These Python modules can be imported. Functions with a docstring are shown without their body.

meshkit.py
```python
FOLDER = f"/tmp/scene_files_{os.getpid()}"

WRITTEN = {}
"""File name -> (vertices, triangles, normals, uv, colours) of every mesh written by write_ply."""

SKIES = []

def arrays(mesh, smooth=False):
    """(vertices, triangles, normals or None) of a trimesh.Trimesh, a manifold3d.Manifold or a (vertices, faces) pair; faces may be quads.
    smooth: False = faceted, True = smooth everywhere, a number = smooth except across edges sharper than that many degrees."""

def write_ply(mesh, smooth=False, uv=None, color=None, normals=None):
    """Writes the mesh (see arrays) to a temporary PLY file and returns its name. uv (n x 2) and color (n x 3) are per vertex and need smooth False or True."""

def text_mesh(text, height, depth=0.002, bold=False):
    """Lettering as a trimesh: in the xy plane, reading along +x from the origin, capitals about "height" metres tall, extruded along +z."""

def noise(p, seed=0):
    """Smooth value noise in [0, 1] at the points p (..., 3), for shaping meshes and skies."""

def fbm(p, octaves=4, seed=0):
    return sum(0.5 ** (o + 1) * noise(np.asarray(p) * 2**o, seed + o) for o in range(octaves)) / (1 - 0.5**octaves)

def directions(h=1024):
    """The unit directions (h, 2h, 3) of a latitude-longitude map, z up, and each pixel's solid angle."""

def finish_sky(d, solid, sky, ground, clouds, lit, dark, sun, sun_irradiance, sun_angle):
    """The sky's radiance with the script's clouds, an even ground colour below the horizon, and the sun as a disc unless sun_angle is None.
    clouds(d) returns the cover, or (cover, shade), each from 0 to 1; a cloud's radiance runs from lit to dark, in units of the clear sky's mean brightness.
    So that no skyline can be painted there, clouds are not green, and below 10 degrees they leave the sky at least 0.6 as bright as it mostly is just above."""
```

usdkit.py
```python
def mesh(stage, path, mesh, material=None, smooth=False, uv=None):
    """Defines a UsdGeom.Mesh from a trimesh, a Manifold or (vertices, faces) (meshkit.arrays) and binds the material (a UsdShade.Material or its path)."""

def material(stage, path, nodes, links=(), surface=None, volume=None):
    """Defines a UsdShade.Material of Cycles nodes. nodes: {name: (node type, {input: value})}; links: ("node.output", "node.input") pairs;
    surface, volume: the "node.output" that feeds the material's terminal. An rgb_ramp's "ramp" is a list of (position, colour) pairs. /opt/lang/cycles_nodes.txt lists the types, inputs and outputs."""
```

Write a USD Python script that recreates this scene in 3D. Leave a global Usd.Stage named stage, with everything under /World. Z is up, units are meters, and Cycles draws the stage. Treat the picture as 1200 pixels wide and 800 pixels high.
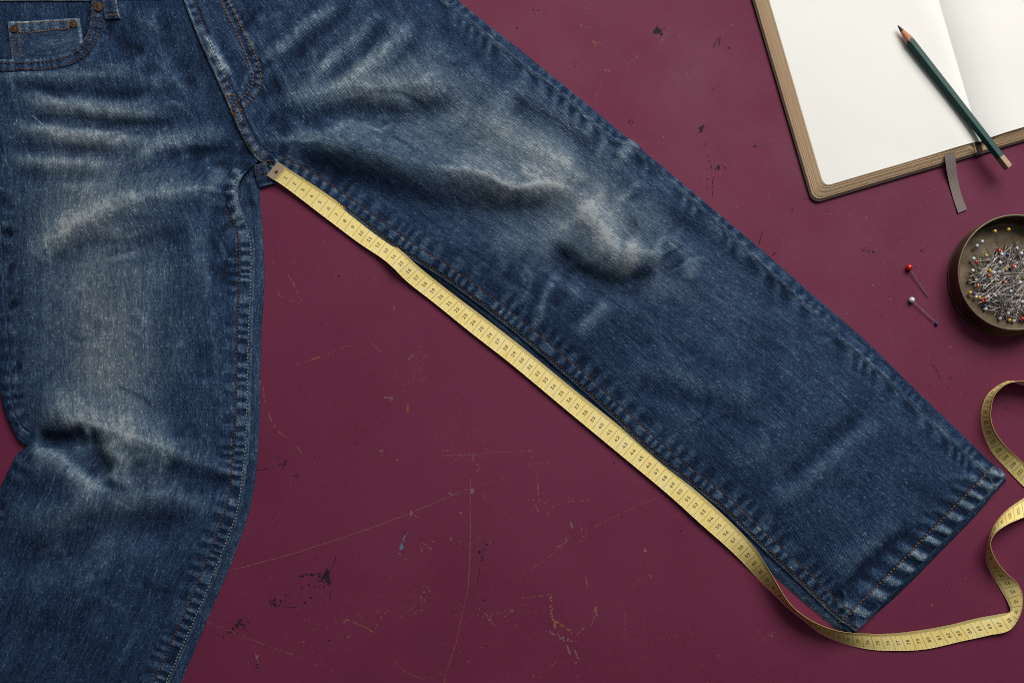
import math, random
import numpy as np, trimesh, usdkit, meshkit
from scipy.spatial import cKDTree
from scipy.ndimage import gaussian_filter
from shapely.geometry import Polygon, Point, LineString
from pxr import Usd, UsdGeom, UsdLux, UsdShade, Gf, Sdf, Vt

stage = Usd.Stage.CreateInMemory()
UsdGeom.SetStageUpAxis(stage, UsdGeom.Tokens.z)
UsdGeom.SetStageMetersPerUnit(stage, 1.0)
UsdGeom.Xform.Define(stage, '/World')
UsdGeom.Scope.Define(stage, '/World/Looks')
rng = np.random.default_rng(7)
random.seed(7)

# ------------------------------------------------------------------ camera, light, exposure
# a plan in units of 1/1200 m: x to the right, y towards the viewer's edge of the table
UNIT = 1200.0
CAM_H = 1.06
CX, CY = 600.0, 640.0
cam = UsdGeom.Camera.Define(stage, '/World/camera')
cam.AddTranslateOp().Set(Gf.Vec3d((CX - 600) / UNIT, (400 - CY) / UNIT, CAM_H))
cam.CreateHorizontalApertureAttr(36.0)
cam.CreateVerticalApertureAttr(36.0 * 682 / 1024)
cam.CreateFocalLengthAttr(36.0 * CAM_H)
cam.CreateVerticalApertureOffsetAttr(36.0 * (CY - 400) / UNIT)
cam.CreateClippingRangeAttr(Gf.Vec2f(0.01, 50))
cam.CreateExposureAttr(0.0)

def rect_light(name, pos, target, w, h, power, color):
    l = UsdLux.RectLight.Define(stage, '/World/' + name)
    l.CreateWidthAttr(w); l.CreateHeightAttr(h); l.CreateIntensityAttr(power); l.CreateColorAttr(Gf.Vec3f(*color))
    z = Gf.Vec3d(*pos) - Gf.Vec3d(*target); z.Normalize()
    up = Gf.Vec3d(0, 0, 1) if abs(z[2]) < 0.95 else Gf.Vec3d(0, 1, 0)
    x = Gf.Cross(up, z); x.Normalize(); y = Gf.Cross(z, x)
    l.AddTransformOp().Set(Gf.Matrix4d(x[0], x[1], x[2], 0, y[0], y[1], y[2], 0, z[0], z[1], z[2], 0, *pos, 1))
    return l
AZ, EL, DIST = math.radians(62), math.radians(43), 2.4
WIN, CEIL = 8.4, 0.40
rect_light('window_light', (DIST*math.cos(EL)*math.cos(AZ), DIST*math.cos(EL)*math.sin(AZ), DIST*math.sin(EL)), (0, 0.02, 0), 1.9, 1.35, WIN, (1.0, 0.975, 0.94))
rect_light('ceiling_light', (0.2, 0.3, 2.9), (0.0, 0.0, 0), 4.0, 4.0, CEIL, (0.97, 0.985, 1.0))

# ------------------------------------------------------------------ helpers
def tag(p, label=None, cat=None, group=None, kind=None):
    p = p.GetPrim() if hasattr(p, 'GetPrim') else p
    for k, v in (('label', label), ('category', cat), ('group', group), ('kind', kind)):
        if v: p.SetCustomDataByKey(k, v)
    return p
taken = set()
def numbered(parent, name):
    path, k = f'{parent}/{name}', 0
    while path in taken:
        k += 1; path = f'{parent}/{name}_{k:03d}'
    taken.add(path); return path
def thing(name, label, cat, group=None):
    x = UsdGeom.Xform.Define(stage, numbered('/World', name))
    tag(x, label, cat, group); return x
def part(parent, name, mesh, mat, smooth=False, uv=None, attrs=None, kind=None, label=None):
    root = str(parent.GetPath()) if parent is not None else '/World'
    m = usdkit.mesh(stage, numbered(root, name), mesh, MAT[mat], smooth=smooth, uv=uv)
    for k, v in (attrs or {}).items():
        UsdGeom.PrimvarsAPI(m).CreatePrimvar(k, Sdf.ValueTypeNames.FloatArray, 'vertex').Set(Vt.FloatArray.FromNumpy(np.asarray(v, np.float32)))
    tag(m, label, None, None, kind)
    return m
def q(pts, z=0.0):
    """plan position of what the photograph shows at pts, standing z millimetres above the table"""
    p = np.asarray(pts, float); c = np.array([CX, CY])
    return c + (p - c) * (CAM_H * 1000 - z) / (CAM_H * 1000)
def world(p, z):
    p = np.asarray(p, float); z = np.broadcast_to(np.asarray(z, float), p.shape[:-1])
    return np.stack([(p[..., 0] - 600) / UNIT, (400 - p[..., 1]) / UNIT, z / 1000], -1)
def spline(pts, n=None, step=None):
    """centripetal-ish Catmull-Rom through pts (any number of columns), evenly spaced"""
    p = np.asarray(pts, float)
    if len(p) == 2:
        dense = p[0] + (p[1] - p[0]) * np.linspace(0, 1, 200)[:, None]
    else:
        e = np.vstack([2*p[0]-p[1], p, 2*p[-1]-p[-2]])
        out, k = [], 40
        for i in range(1, len(e) - 2):
            p0, p1, p2, p3 = e[i-1:i+3]
            d1, d2, d3 = (max(np.linalg.norm(b - a), 1e-6) ** .5 for a, b in ((p0, p1), (p1, p2), (p2, p3)))
            m1 = ((p1-p0)/d1 - (p2-p0)/(d1+d2) + (p2-p1)/d2) * d2
            m2 = ((p2-p1)/d2 - (p3-p1)/(d2+d3) + (p3-p2)/d3) * d2
            t = np.linspace(0, 1, k, endpoint=False)[:, None]
            out.append((2*t**3-3*t**2+1)*p1 + (t**3-2*t**2+t)*m1 + (-2*t**3+3*t**2)*p2 + (t**3-t**2)*m2)
        dense = np.vstack(out + [p[-1:]])
    s = np.concatenate([[0], np.cumsum(np.linalg.norm(np.diff(dense, axis=0), axis=1))])
    if step: n = max(2, int(round(s[-1] / step)) + 1)
    if not n: return dense
    at = np.linspace(0, s[-1], n)
    return np.stack([np.interp(at, s, c) for c in dense.T], 1)
def normals2(line):
    t = np.gradient(line, axis=0); t /= np.linalg.norm(t, axis=1, keepdims=True) + 1e-9
    return np.stack([-t[:, 1], t[:, 0]], 1)
def smooth01(x): x = np.clip(x, 0, 1); return x*x*(3-2*x)
def noise2(p, size, seed=0, octaves=3):
    x = np.column_stack([np.asarray(p)[..., 0].ravel() / size, np.asarray(p)[..., 1].ravel() / size, np.zeros(np.asarray(p)[..., 0].size) + .37])
    return (meshkit.fbm(x, octaves, seed) * 2 - 1).reshape(np.asarray(p).shape[:-1])
def grid_faces(r, c, flip=False):
    i, j = np.meshgrid(np.arange(r-1), np.arange(c-1), indexing='ij')
    a = (i*c + j).ravel(); f = np.stack([a, a+c, a+c+1, a+1], 1)
    return f[:, ::-1] if flip else f
def upward(v, f):
    """turn all faces of a sheet over if most look down"""
    f = np.asarray(f)
    n = np.cross(v[f[:, 1]] - v[f[:, 0]], v[f[:, 2]] - v[f[:, 0]])
    return f[:, ::-1] if n[:, 2].sum() < 0 else f
def lathe(profile, n=64):
    p = np.asarray(profile, float); a = np.arange(n) / n * 2 * math.pi
    v = np.stack([p[:, None, 0] * np.cos(a), p[:, None, 0] * np.sin(a), np.broadcast_to(p[:, None, 1], (len(p), n))], -1).reshape(-1, 3)
    i, j = np.meshgrid(np.arange(len(p) - 1), np.arange(n), indexing='ij')
    f = np.stack([i*n + j, i*n + (j+1) % n, (i+1)*n + (j+1) % n, (i+1)*n + j], -1).reshape(-1, 4)
    m = trimesh.Trimesh(v, np.vstack([f[:, [0, 1, 2]], f[:, [0, 2, 3]]]), process=False)
    return m
def tube(points, radius, sides=8, caps=True):
    p = np.asarray(points, float); t = np.gradient(p, axis=0); t /= np.linalg.norm(t, axis=1, keepdims=True)
    ref = np.where(np.abs(t[:, 2:]) < .9, [0, 0, 1.], [1., 0, 0])
    a = np.cross(t, ref); a /= np.linalg.norm(a, axis=1, keepdims=True); b = np.cross(t, a)
    r = np.broadcast_to(radius, (len(p),)); g = np.arange(sides) / sides * 2 * math.pi
    v = (p[:, None] + r[:, None, None] * (np.cos(g)[None, :, None] * a[:, None] + np.sin(g)[None, :, None] * b[:, None])).reshape(-1, 3)
    i, j = np.meshgrid(np.arange(len(p) - 1), np.arange(sides), indexing='ij')
    f = np.stack([i*sides + j, i*sides + (j+1) % sides, (i+1)*sides + (j+1) % sides, (i+1)*sides + j], -1).reshape(-1, 4)
    f = np.vstack([f[:, [0, 1, 2]], f[:, [0, 2, 3]]])
    if caps:
        n = len(v); v = np.vstack([v, p[0], p[-1]]); k = np.arange(sides); e = (len(p) - 1) * sides
        f = np.vstack([f, np.stack([np.full(sides, n), (k+1) % sides, k], 1), np.stack([np.full(sides, n+1), e + k, e + (k+1) % sides], 1)])
    m = trimesh.Trimesh(v, f, process=False); m.fix_normals(); return m

# ------------------------------------------------------------------ materials
MAT = {}
def mat(name, nodes, links, surface='p.BSDF'):
    MAT[name] = usdkit.material(stage, '/World/Looks/' + name, nodes, links, surface=surface)
def plain(name, color, rough=.5, metal=0, spec=.5, bump=None, **kw):
    nodes = {'p': ('principled_bsdf', {'base_color': color, 'roughness': rough, 'metallic': metal, 'specular_ior_level': spec, **kw})}
    links = []
    if bump:
        nodes.update(tc=('texture_coordinate', {}), n=('noise_texture', {'scale': bump[0], 'detail': 4.0}), b=('bump', {'strength': bump[1], 'distance': bump[2]}),
                     r=('rgb_ramp', {'ramp': [(0, tuple(c * .72 for c in color)), (.5, color), (1, tuple(min(1, c * 1.25) for c in color))]}))
        links = [('tc.object', 'n.vector'), ('n.fac', 'b.height'), ('b.normal', 'p.normal'), ('n.fac', 'r.fac'), ('r.color', 'p.base_color')]
    mat(name, nodes, links)

# denim: the loom's own coordinates (millimetres) are in st, how far the indigo is rubbed off in wear and grey
def denim(name, dark=(.010, .024, .062), mid=(.0225, .0465, .098)):
    N = {
        'uv': ('texture_coordinate', {}),
        'wear': ('attribute', {'attribute': 'wear'}), 'grey': ('attribute', {'attribute': 'grey'}),
        # slubs: streaks along the warp
        'm1': ('mapping', {'scale': (.55, .13, 1)}), 'n1': ('noise_texture', {'scale': .8, 'detail': 1.0, 'roughness': .5}),
        'm2': ('mapping', {'scale': (.95, .34, 1), 'location': (31, 7, 0)}), 'n2': ('noise_texture', {'scale': .75, 'detail': 0.5}),
        # twill: diagonal ribs
        'm3': ('mapping', {'rotation': (0, 0, math.radians(-62))}), 'w3': ('wave_texture', {'wave_type': 'bands', 'bands_direction': 'x', 'scale': .158, 'distortion': 1.6, 'detail': 0.0, 'detail_scale': .5}),
        'm4': ('mapping', {'scale': (.85, .62, 1)}), 'n4': ('noise_texture', {'scale': .85, 'detail': 0.5}),
        'm5': ('mapping', {'scale': (.03, .018, 1)}), 'n5': ('noise_texture', {'scale': 1.0, 'detail': 4.0}),
        'm6': ('mapping', {'scale': (.16, .012, 1), 'location': (5, 3, 0)}), 'n6': ('noise_texture', {'scale': 1.0, 'detail': 2.0}),
        's1': ('map_range', {'from_min': .33, 'from_max': .70, 'to_min': -.09, 'to_max': .09}),
        's2': ('map_range', {'from_min': .58, 'from_max': .82, 'to_min': 0., 'to_max': .36, 'clamp': True}),
        's3': ('map_range', {'from_min': 0., 'from_max': 1., 'to_min': -.07, 'to_max': .07}),
        's4': ('map_range', {'from_min': .3, 'from_max': .7, 'to_min': -.115, 'to_max': .115}),
        's5': ('map_range', {'from_min': .3, 'from_max': .7, 'to_min': -.075, 'to_max': .075}),
        's6': ('map_range', {'from_min': .35, 'from_max': .75, 'to_min': -.06, 'to_max': .08}),
        'a1': ('math', {'math_type': 'add'}), 'a2': ('math', {'math_type': 'add'}), 'a3': ('math', {'math_type': 'add'}), 'a4': ('math', {'math_type': 'add'}), 'a5': ('math', {'math_type': 'add'}),
        'fibre': ('math', {'math_type': 'add', 'use_clamp': True}),
        'tot': ('math', {'math_type': 'add', 'use_clamp': True}),
        'blue': ('rgb_ramp', {'ramp': [(0, tuple(c * .45 for c in dark)), (.14, dark), (.34, mid), (.58, (.066, .109, .169)), (.80, (.145, .205, .27)), (1, (.32, .37, .41))]}),
        'greyr': ('rgb_ramp', {'ramp': [(0, (.010, .016, .026)), (.2, (.034, .048, .064)), (.5, (.085, .104, .118)), (.8, (.165, .182, .188)), (1, (.29, .30, .295))]}),
        'base': ('math', {'math_type': 'multiply_add', 'value2': 1.0, 'value3': .205}),
        'gb': ('math', {'math_type': 'multiply_add', 'value2': .34}),
        'mixc': ('mix_color', {}),
        'bh': ('math', {'math_type': 'add'}),
        'bump': ('bump', {'strength': .35, 'distance': .0012}),
        'p': ('principled_bsdf', {'roughness': .88, 'specular_ior_level': .12, 'sheen_weight': .02, 'sheen_roughness': .5, 'sheen_tint': (.6, .7, .85)}),
    }
    L = [('uv.UV', f'm{k}.vector') for k in range(1, 7)] + [(f'm{k}.vector', f'n{k}.vector') for k in (1, 2, 4, 5, 6)] + [('m3.vector', 'w3.vector')]
    L += [(f'n{k}.fac', f's{k}.value') for k in (1, 2, 4, 5, 6)] + [('w3.fac', 's3.value')]
    L += [('s1.result', 'a1.value1'), ('s2.result', 'a1.value2'), ('a1.value', 'a2.value1'), ('s3.result', 'a2.value2'), ('a2.value', 'a3.value1'), ('s4.result', 'a3.value2'),
          ('a3.value', 'a4.value1'), ('s5.result', 'a4.value2'), ('a4.value', 'a5.value1'), ('s6.result', 'a5.value2'),
          ('wear.fac', 'base.value1'), ('grey.fac', 'gb.value1'), ('base.value', 'gb.value3'),
          ('a5.value', 'tot.value1'), ('gb.value', 'tot.value2'), ('tot.value', 'blue.fac'), ('tot.value', 'greyr.fac'),
          ('grey.fac', 'mixc.fac'), ('blue.color', 'mixc.a'), ('greyr.color', 'mixc.b'), ('mixc.result', 'p.base_color'),
          ('a3.value', 'bump.height'), ('bump.normal', 'p.normal')]
    mat(name, N, L)
denim('denim')
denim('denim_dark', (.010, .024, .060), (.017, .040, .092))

def thread(name, c):
    mat(name, {'g': ('geometry', {}), 'r': ('rgb_ramp', {'ramp': [(0, tuple(x*.55 for x in c)), (1, tuple(min(1, x*1.4) for x in c))]}), 'p': ('principled_bsdf', {'roughness': .7, 'specular_ior_level': .3})},
        [('g.random_per_island', 'r.fac'), ('r.color', 'p.base_color')])
thread('orange_thread', (.40, .17, .05)); thread('brown_thread', (.19, .082, .034)); thread('pale_thread', (.40, .39, .36)); thread('blue_thread', (.10, .15, .22))
plain('copper', (.135, .070, .042), .46, .9, bump=(900, .4, .0006))
plain('dark_copper', (.055, .03, .02), .5, .8)
plain('steel', (.33, .30, .275), .40, 1.0)
plain('brass', (.55, .42, .23), .38, .85, bump=(600, .3, .0004))
plain('red_glass', (.55, .012, .010), .12, 0, .6, coat_weight=.5)
plain('white_glass', (.62, .65, .70), .15, 0, .6, coat_weight=.4)
plain('blue_glass', (.012, .035, .16), .15, 0, .6, coat_weight=.4)
plain('yellow_glass', (.62, .36, .03), .15, 0, .6, coat_weight=.4)
plain('orange_glass', (.50, .09, .02), .15, 0, .6, coat_weight=.4)
plain('green_glass', (.10, .14, .10), .15, 0, .6, coat_weight=.4)
plain('cover_cloth', (.045, .026, .020), .75, 0, .3, bump=(1500, .5, .0004))
plain('graphite', (.025, .027, .03), .4, .3)
plain('cedar', (.52, .22, .13), .7, 0, .3, bump=(700, .3, .0004))
plain('ink', (.065, .045, .022), .8, 0, .2)
mat('lacquer_green', {'tc': ('texture_coordinate', {}), 'n': ('noise_texture', {'scale': 260., 'detail': 4.}), 'r': ('rgb_ramp', {'ramp': [(0, (.005, .040, .036)), (.6, (.008, .058, .050)), (1, (.014, .078, .066))]}),
    'rr': ('map_range', {'to_min': .34, 'to_max': .55}), 'p': ('principled_bsdf', {'specular_ior_level': .28})},
    [('tc.object', 'n.vector'), ('n.fac', 'r.fac'), ('n.fac', 'rr.value'), ('r.color', 'p.base_color'), ('rr.result', 'p.roughness')])
mat('pencil_cap', {'tc': ('texture_coordinate', {}), 'n': ('noise_texture', {'scale': 400., 'detail': 3.}), 'r': ('rgb_ramp', {'ramp': [(0, (.16, .10, .065)), (1, (.33, .22, .15))]}), 'p': ('principled_bsdf', {'roughness': .4, 'metallic': .35})},
    [('tc.object', 'n.vector'), ('n.fac', 'r.fac'), ('r.color', 'p.base_color')])
mat('paper', {'g': ('geometry', {}), 'n': ('noise_texture', {'scale': 500., 'detail': 5.}), 'n2': ('noise_texture', {'scale': 9., 'detail': 3.}), 'r': ('rgb_ramp', {'ramp': [(.3, (.80, .79, .75)), (.7, (.845, .835, .795))]}),
    'b': ('bump', {'strength': .25, 'distance': .0004}), 'p': ('principled_bsdf', {'roughness': .85, 'specular_ior_level': .25})},
    [('g.position', 'n.vector'), ('g.position', 'n2.vector'), ('n2.fac', 'r.fac'), ('r.color', 'p.base_color'), ('n.fac', 'b.height'), ('b.normal', 'p.normal')])
mat('page_edge', {'g': ('geometry', {}), 'm': ('mapping', {'scale': (8, 8, 2600)}), 'n': ('noise_texture', {'scale': 1., 'detail': 3.}), 'ri': ('math', {'math_type': 'multiply_add', 'value2': .55}), 'h': ('math', {'math_type': 'multiply', 'value2': .45}),
    'r': ('rgb_ramp', {'ramp': [(0, (.66, .46, .28)), (.5, (.80, .59, .38)), (1, (.88, .70, .50))]}), 'p': ('principled_bsdf', {'roughness': .8, 'specular_ior_level': .25})},
    [('g.position', 'm.vector'), ('m.vector', 'n.vector'), ('n.fac', 'h.value1'), ('g.random_per_island', 'ri.value1'), ('h.value', 'ri.value3'), ('ri.value', 'r.fac'), ('r.color', 'p.base_color')])
mat('ribbon_silk', {'tc': ('texture_coordinate', {}), 'w': ('wave_texture', {'bands_direction': 'x', 'scale': .42, 'distortion': .3}), 'w2': ('wave_texture', {'bands_direction': 'y', 'scale': .9, 'distortion': .6}), 'x': ('math', {'math_type': 'multiply_add', 'value2': .35}),
    'r': ('rgb_ramp', {'ramp': [(0, (.07, .05, .045)), (1.0, (.27, .215, .20))]}), 'b': ('bump', {'strength': .5, 'distance': .0005}), 'p': ('principled_bsdf', {'roughness': .6})},
    [('tc.UV', 'w.vector'), ('tc.UV', 'w2.vector'), ('w2.fac', 'x.value1'), ('w.fac', 'x.value3'), ('x.value', 'r.fac'), ('r.color', 'p.base_color'), ('w.fac', 'b.height'), ('b.normal', 'p.normal')])
mat('tape_cloth', {'tc': ('texture_coordinate', {}), 'n': ('noise_texture', {'scale': .05, 'detail': 5.}), 'm': ('mapping', {'scale': (1.2, 1.2, 1)}), 'n2': ('noise_texture', {'scale': 1.0, 'detail': 2.}), 'mm': ('math', {'math_type': 'multiply_add', 'value2': .3}),
    'r': ('rgb_ramp', {'ramp': [(.35, (.92, .70, .215)), (.65, (.97, .785, .29)), (.95, (.97, .84, .42))]}), 'b': ('bump', {'strength': .2, 'distance': .0003}), 'p': ('principled_bsdf', {'roughness': .5, 'specular_ior_level': .4}), 'tr': ('translucent_bsdf', {'color': (1.0, .72, .16)}), 'mx': ('mix_closure', {'fac': .07})},
    [('tc.UV', 'n.vector'), ('tc.UV', 'm.vector'), ('m.vector', 'n2.vector'), ('n2.fac', 'mm.value1'), ('n.fac', 'mm.value3'), ('mm.value', 'r.fac'), ('r.color', 'p.base_color'), ('n2.fac', 'b.height'), ('b.normal', 'p.normal'), ('p.BSDF', 'mx.closure1'), ('tr.BSDF', 'mx.closure2')], surface='mx.closure')
mat('old_tin', {'tc': ('texture_coordinate', {}), 'n': ('noise_texture', {'scale': 55., 'detail': 7., 'roughness': .65}), 'v': ('noise_texture', {'scale': 420., 'detail': 4., 'roughness': .7}), 'a': ('math', {'math_type': 'multiply_add', 'value2': .4}),
    'r': ('rgb_ramp', {'ramp': [(.35, (.024, .0145, .0075)), (.6, (.074, .049, .027)), (.85, (.15, .112, .070))]}), 'rr': ('map_range', {'to_min': .35, 'to_max': .7}), 'b': ('bump', {'strength': .35, 'distance': .0006}),
    'p': ('principled_bsdf', {'metallic': .55})},
    [('tc.object', 'n.vector'), ('tc.object', 'v.vector'), ('v.fac', 'a.value1'), ('n.fac', 'a.value3'), ('a.value', 'r.fac'), ('r.color', 'p.base_color'), ('v.fac', 'rr.value'), ('rr.result', 'p.roughness'), ('v.fac', 'b.height'), ('b.normal', 'p.normal')])
plain('tin_rim', (.12, .092, .062), .45, .7, bump=(700, .3, .0004))
# table: worn burgundy paint
mat('table_paint', {
    'g': ('geometry', {}),
    'n1': ('noise_texture', {'scale': 5., 'detail': 5., 'roughness': .6}), 'n2': ('noise_texture', {'scale': 200., 'detail': 3., 'roughness': .6}),
    'n3': ('noise_texture', {'scale': 420., 'detail': 2., 'roughness': .7}), 'n4': ('noise_texture', {'scale': 14., 'detail': 4.}),
    'sp': ('map_range', {'from_min': .69, 'from_max': .78, 'to_min': 0., 'to_max': 1., 'clamp': True}), 'cl': ('map_range', {'from_min': .46, 'from_max': .70, 'to_min': 0., 'to_max': .55, 'clamp': True}),
    'mu': ('math', {'math_type': 'multiply'}),
    'nd': ('noise_texture', {'scale': 300., 'detail': 3., 'roughness': .6}), 'dk': ('map_range', {'from_min': .27, 'from_max': .22, 'to_min': 0., 'to_max': .6, 'clamp': True}),
    'r': ('rgb_ramp', {'ramp': [(.25, (.102, .0095, .0350)), (.5, (.117, .0112, .0410)), (.75, (.136, .0155, .0490))]}),
    'a': ('math', {'math_type': 'multiply_add', 'value2': .35}),
    'c1': ('mix_color', {'b': (.36, .22, .20)}), 'c2': ('mix_color', {'b': (.03, .018, .022)}),
    'rr': ('map_range', {'from_min': .3, 'from_max': .7, 'to_min': .58, 'to_max': .72}),
    'b': ('bump', {'strength': .22, 'distance': .0006}),
    'p': ('principled_bsdf', {'specular_ior_level': .25})},
    [('g.position', f'{n}.vector') for n in ('n1', 'n2', 'n3', 'n4', 'nd')] +
    [('n2.fac', 'a.value1'), ('n1.fac', 'a.value3'), ('a.value', 'r.fac'), ('n3.fac', 'sp.value'), ('n4.fac', 'cl.value'), ('sp.result', 'mu.value1'), ('cl.result', 'mu.value2'),
     ('mu.value', 'c1.fac'), ('r.color', 'c1.a'), ('nd.fac', 'dk.value'), ('dk.result', 'c2.fac'), ('c1.result', 'c2.a'), ('c2.result', 'p.base_color'),
     ('n4.fac', 'rr.value'), ('rr.result', 'p.roughness'), ('n2.fac', 'b.height'), ('b.normal', 'p.normal')])
def mark_mat(name, c, rough=.7):
    mat(name, {'g': ('geometry', {}), 'r': ('rgb_ramp', {'ramp': [(0, tuple(x*.6 for x in c)), (1, tuple(min(1, x*1.35) for x in c))]}), 'p': ('principled_bsdf', {'roughness': rough, 'specular_ior_level': .2})},
        [('g.random_per_island', 'r.fac'), ('r.color', 'p.base_color')])
mark_mat('bare_pale', (.31, .16, .165)); mark_mat('bare_orange', (.36, .15, .075)); mark_mat('dark_stain', (.034, .012, .022), .75); mark_mat('blue_drip', (.13, .24, .36), .5)

# ------------------------------------------------------------------ the table
table = UsdGeom.Xform.Define(stage, numbered('/World', 'tabletop'))
tag(table, 'worn burgundy painted tabletop with scratches under everything', 'table', kind='structure')
slab = trimesh.creation.box((2.2, 1.7, .03)); slab.apply_translation((0, 0, -.015))
part(table, 'board', slab, 'table_paint')
class Flakes:
    def __init__(s, scale=1.): s.v, s.f, s.n, s.scale = [], [], 0, scale
    def add(s, x, y, r, stretch=1., ang=None, rough=.45):
        k = rng.integers(6, 10); a = np.arange(k) / k * 2 * math.pi
        rad = r * (1 + rng.uniform(-rough, rough, k)); ang = rng.uniform(0, math.pi) if ang is None else ang
        p = np.stack([np.cos(a) * rad * stretch, np.sin(a) * rad], 1) @ np.array([[math.cos(ang), math.sin(ang)], [-math.sin(ang), math.cos(ang)]])
        w = world(p + (x, y), .05 + rng.uniform(0, .05)); s.v += [w, world(np.array([[x, y]]), .10)]
        s.f.append(np.stack([np.full(k, s.n + k), s.n + np.arange(k), s.n + (np.arange(k) + 1) % k], 1)); s.n += k + 1
    def line(s, pts, width, density=.7, length=2.2, wob=.25):
        """a scratch: a broken row of slivers"""
        l = spline(pts, step=1.0); t = np.gradient(l, axis=0); dens = .55 + .9 * meshkit.noise(np.stack([np.arange(len(l)) / 17., np.full(len(l), rng.uniform(0, 99)), np.zeros(len(l))], 1))
        for i in range(len(l)):
            if rng.random() < density * dens[i]:
                s.add(l[i, 0] + rng.normal(0, wob), l[i, 1] + rng.normal(0, wob), width * rng.uniform(.5, 1.25), length * rng.uniform(.6, 1.3), math.atan2(t[i, 1], t[i, 0]), .3)
    def cloud(s, x, y, sx, sy, n, r, stretch=1.4, ang=None):
        r *= s.scale * .76; n = max(3, int(n * (.75 if n > 15 else .9)))
        for _ in range(n):
            s.add(x + rng.normal(0, sx), y + rng.normal(0, sy), r * rng.lognormal(0, .45), stretch * rng.uniform(.7, 1.6), ang)
    def build(s, name, m):
        v, f = np.vstack(s.v), np.vstack(s.f); part(table, name, (v, upward(v, f)), m, kind='stuff')
pale, oran, dark_, blue_ = Flakes(.85), Flakes(.85), Flakes(.72), Flakes(.75)
pale.line([(270, 668), (330, 652), (400, 630), (470, 605), (552, 571)], .42, .75)
pale.line([(552, 571), (590, 560), (640, 548)], .35, .25)
pale.line([(551, 560), (551, 640), (548, 690), (541, 720)], .42, .6)
oran.line([(541, 720), (535, 750), (524, 784), (520, 800)], .42, .7)
pale.line([(525, 782), (510, 792), (495, 794), (478, 788), (462, 776)], .38, .55)
pale.line([(243, 728), (300, 751), (352, 770)], .42, .6)
pale.line([(352, 770), (400, 790)], .35, .25)
oran.line([(407, 726), (425, 733), (439, 741)], .55, .9)
oran.line([(439, 738), (446, 724), (456, 714)], .5, .55)
oran.line([(401, 729), (407, 725)], .5, .6)
oran.line([(314, 484), (320, 496), (327, 506), (337, 513)], .6, .6)
pale.line([(308, 452), (311, 475)], .6, .4)
pale.line([(347, 521), (355, 533)], .5, .4)
oran.line([(366, 421), (375, 418)], .7, .9); pale.line([(345, 428), (366, 421), (400, 409), (412, 405)], .38, .3)
pale.line([(435, 402), (447, 412)], .45, .7)
pale.line([(515, 534), (545, 533), (580, 530), (625, 528)], .45, .42)
pale.line([(605, 678), (625, 665), (645, 650), (664, 634)], .4, .5); pale.line([(664, 634), (652, 640)], .5, .4)
pale.line([(697, 616), (720, 605), (748, 592), (790, 575)], .38, .5)
pale.line([(629, 555), (631, 578), (633, 590)], .5, .55)
oran.line([(612, 700), (628, 699), (655, 694)], .5, .4); oran.line([(645, 700), (646, 715), (650, 735)], 1.0, .6, 1.3, .9)
pale.line([(640, 738), (660, 748), (674, 752)], .9, .55, 1.4, 1.2); oran.line([(650, 730), (672, 740)], 1.1, .5, 1.4, 1.2)
pale.line([(665, 757), (668, 766)], .9, .7); pale.line([(674, 762), (677, 771)], .9, .7)
pale.line([(672, 748), (684, 735)], .6, .45)
oran.cloud(698, 714, 1.2, 2.4, 14, 1.0, 1.6, 1.4); pale.cloud(698, 717, 1.2, 2.6, 8, .9, 1.5, 1.4); pale.line([(696, 722), (693, 732)], .6, .5)
pale.line([(730, 707), (733, 725), (731, 750)], .4, .3)
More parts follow.
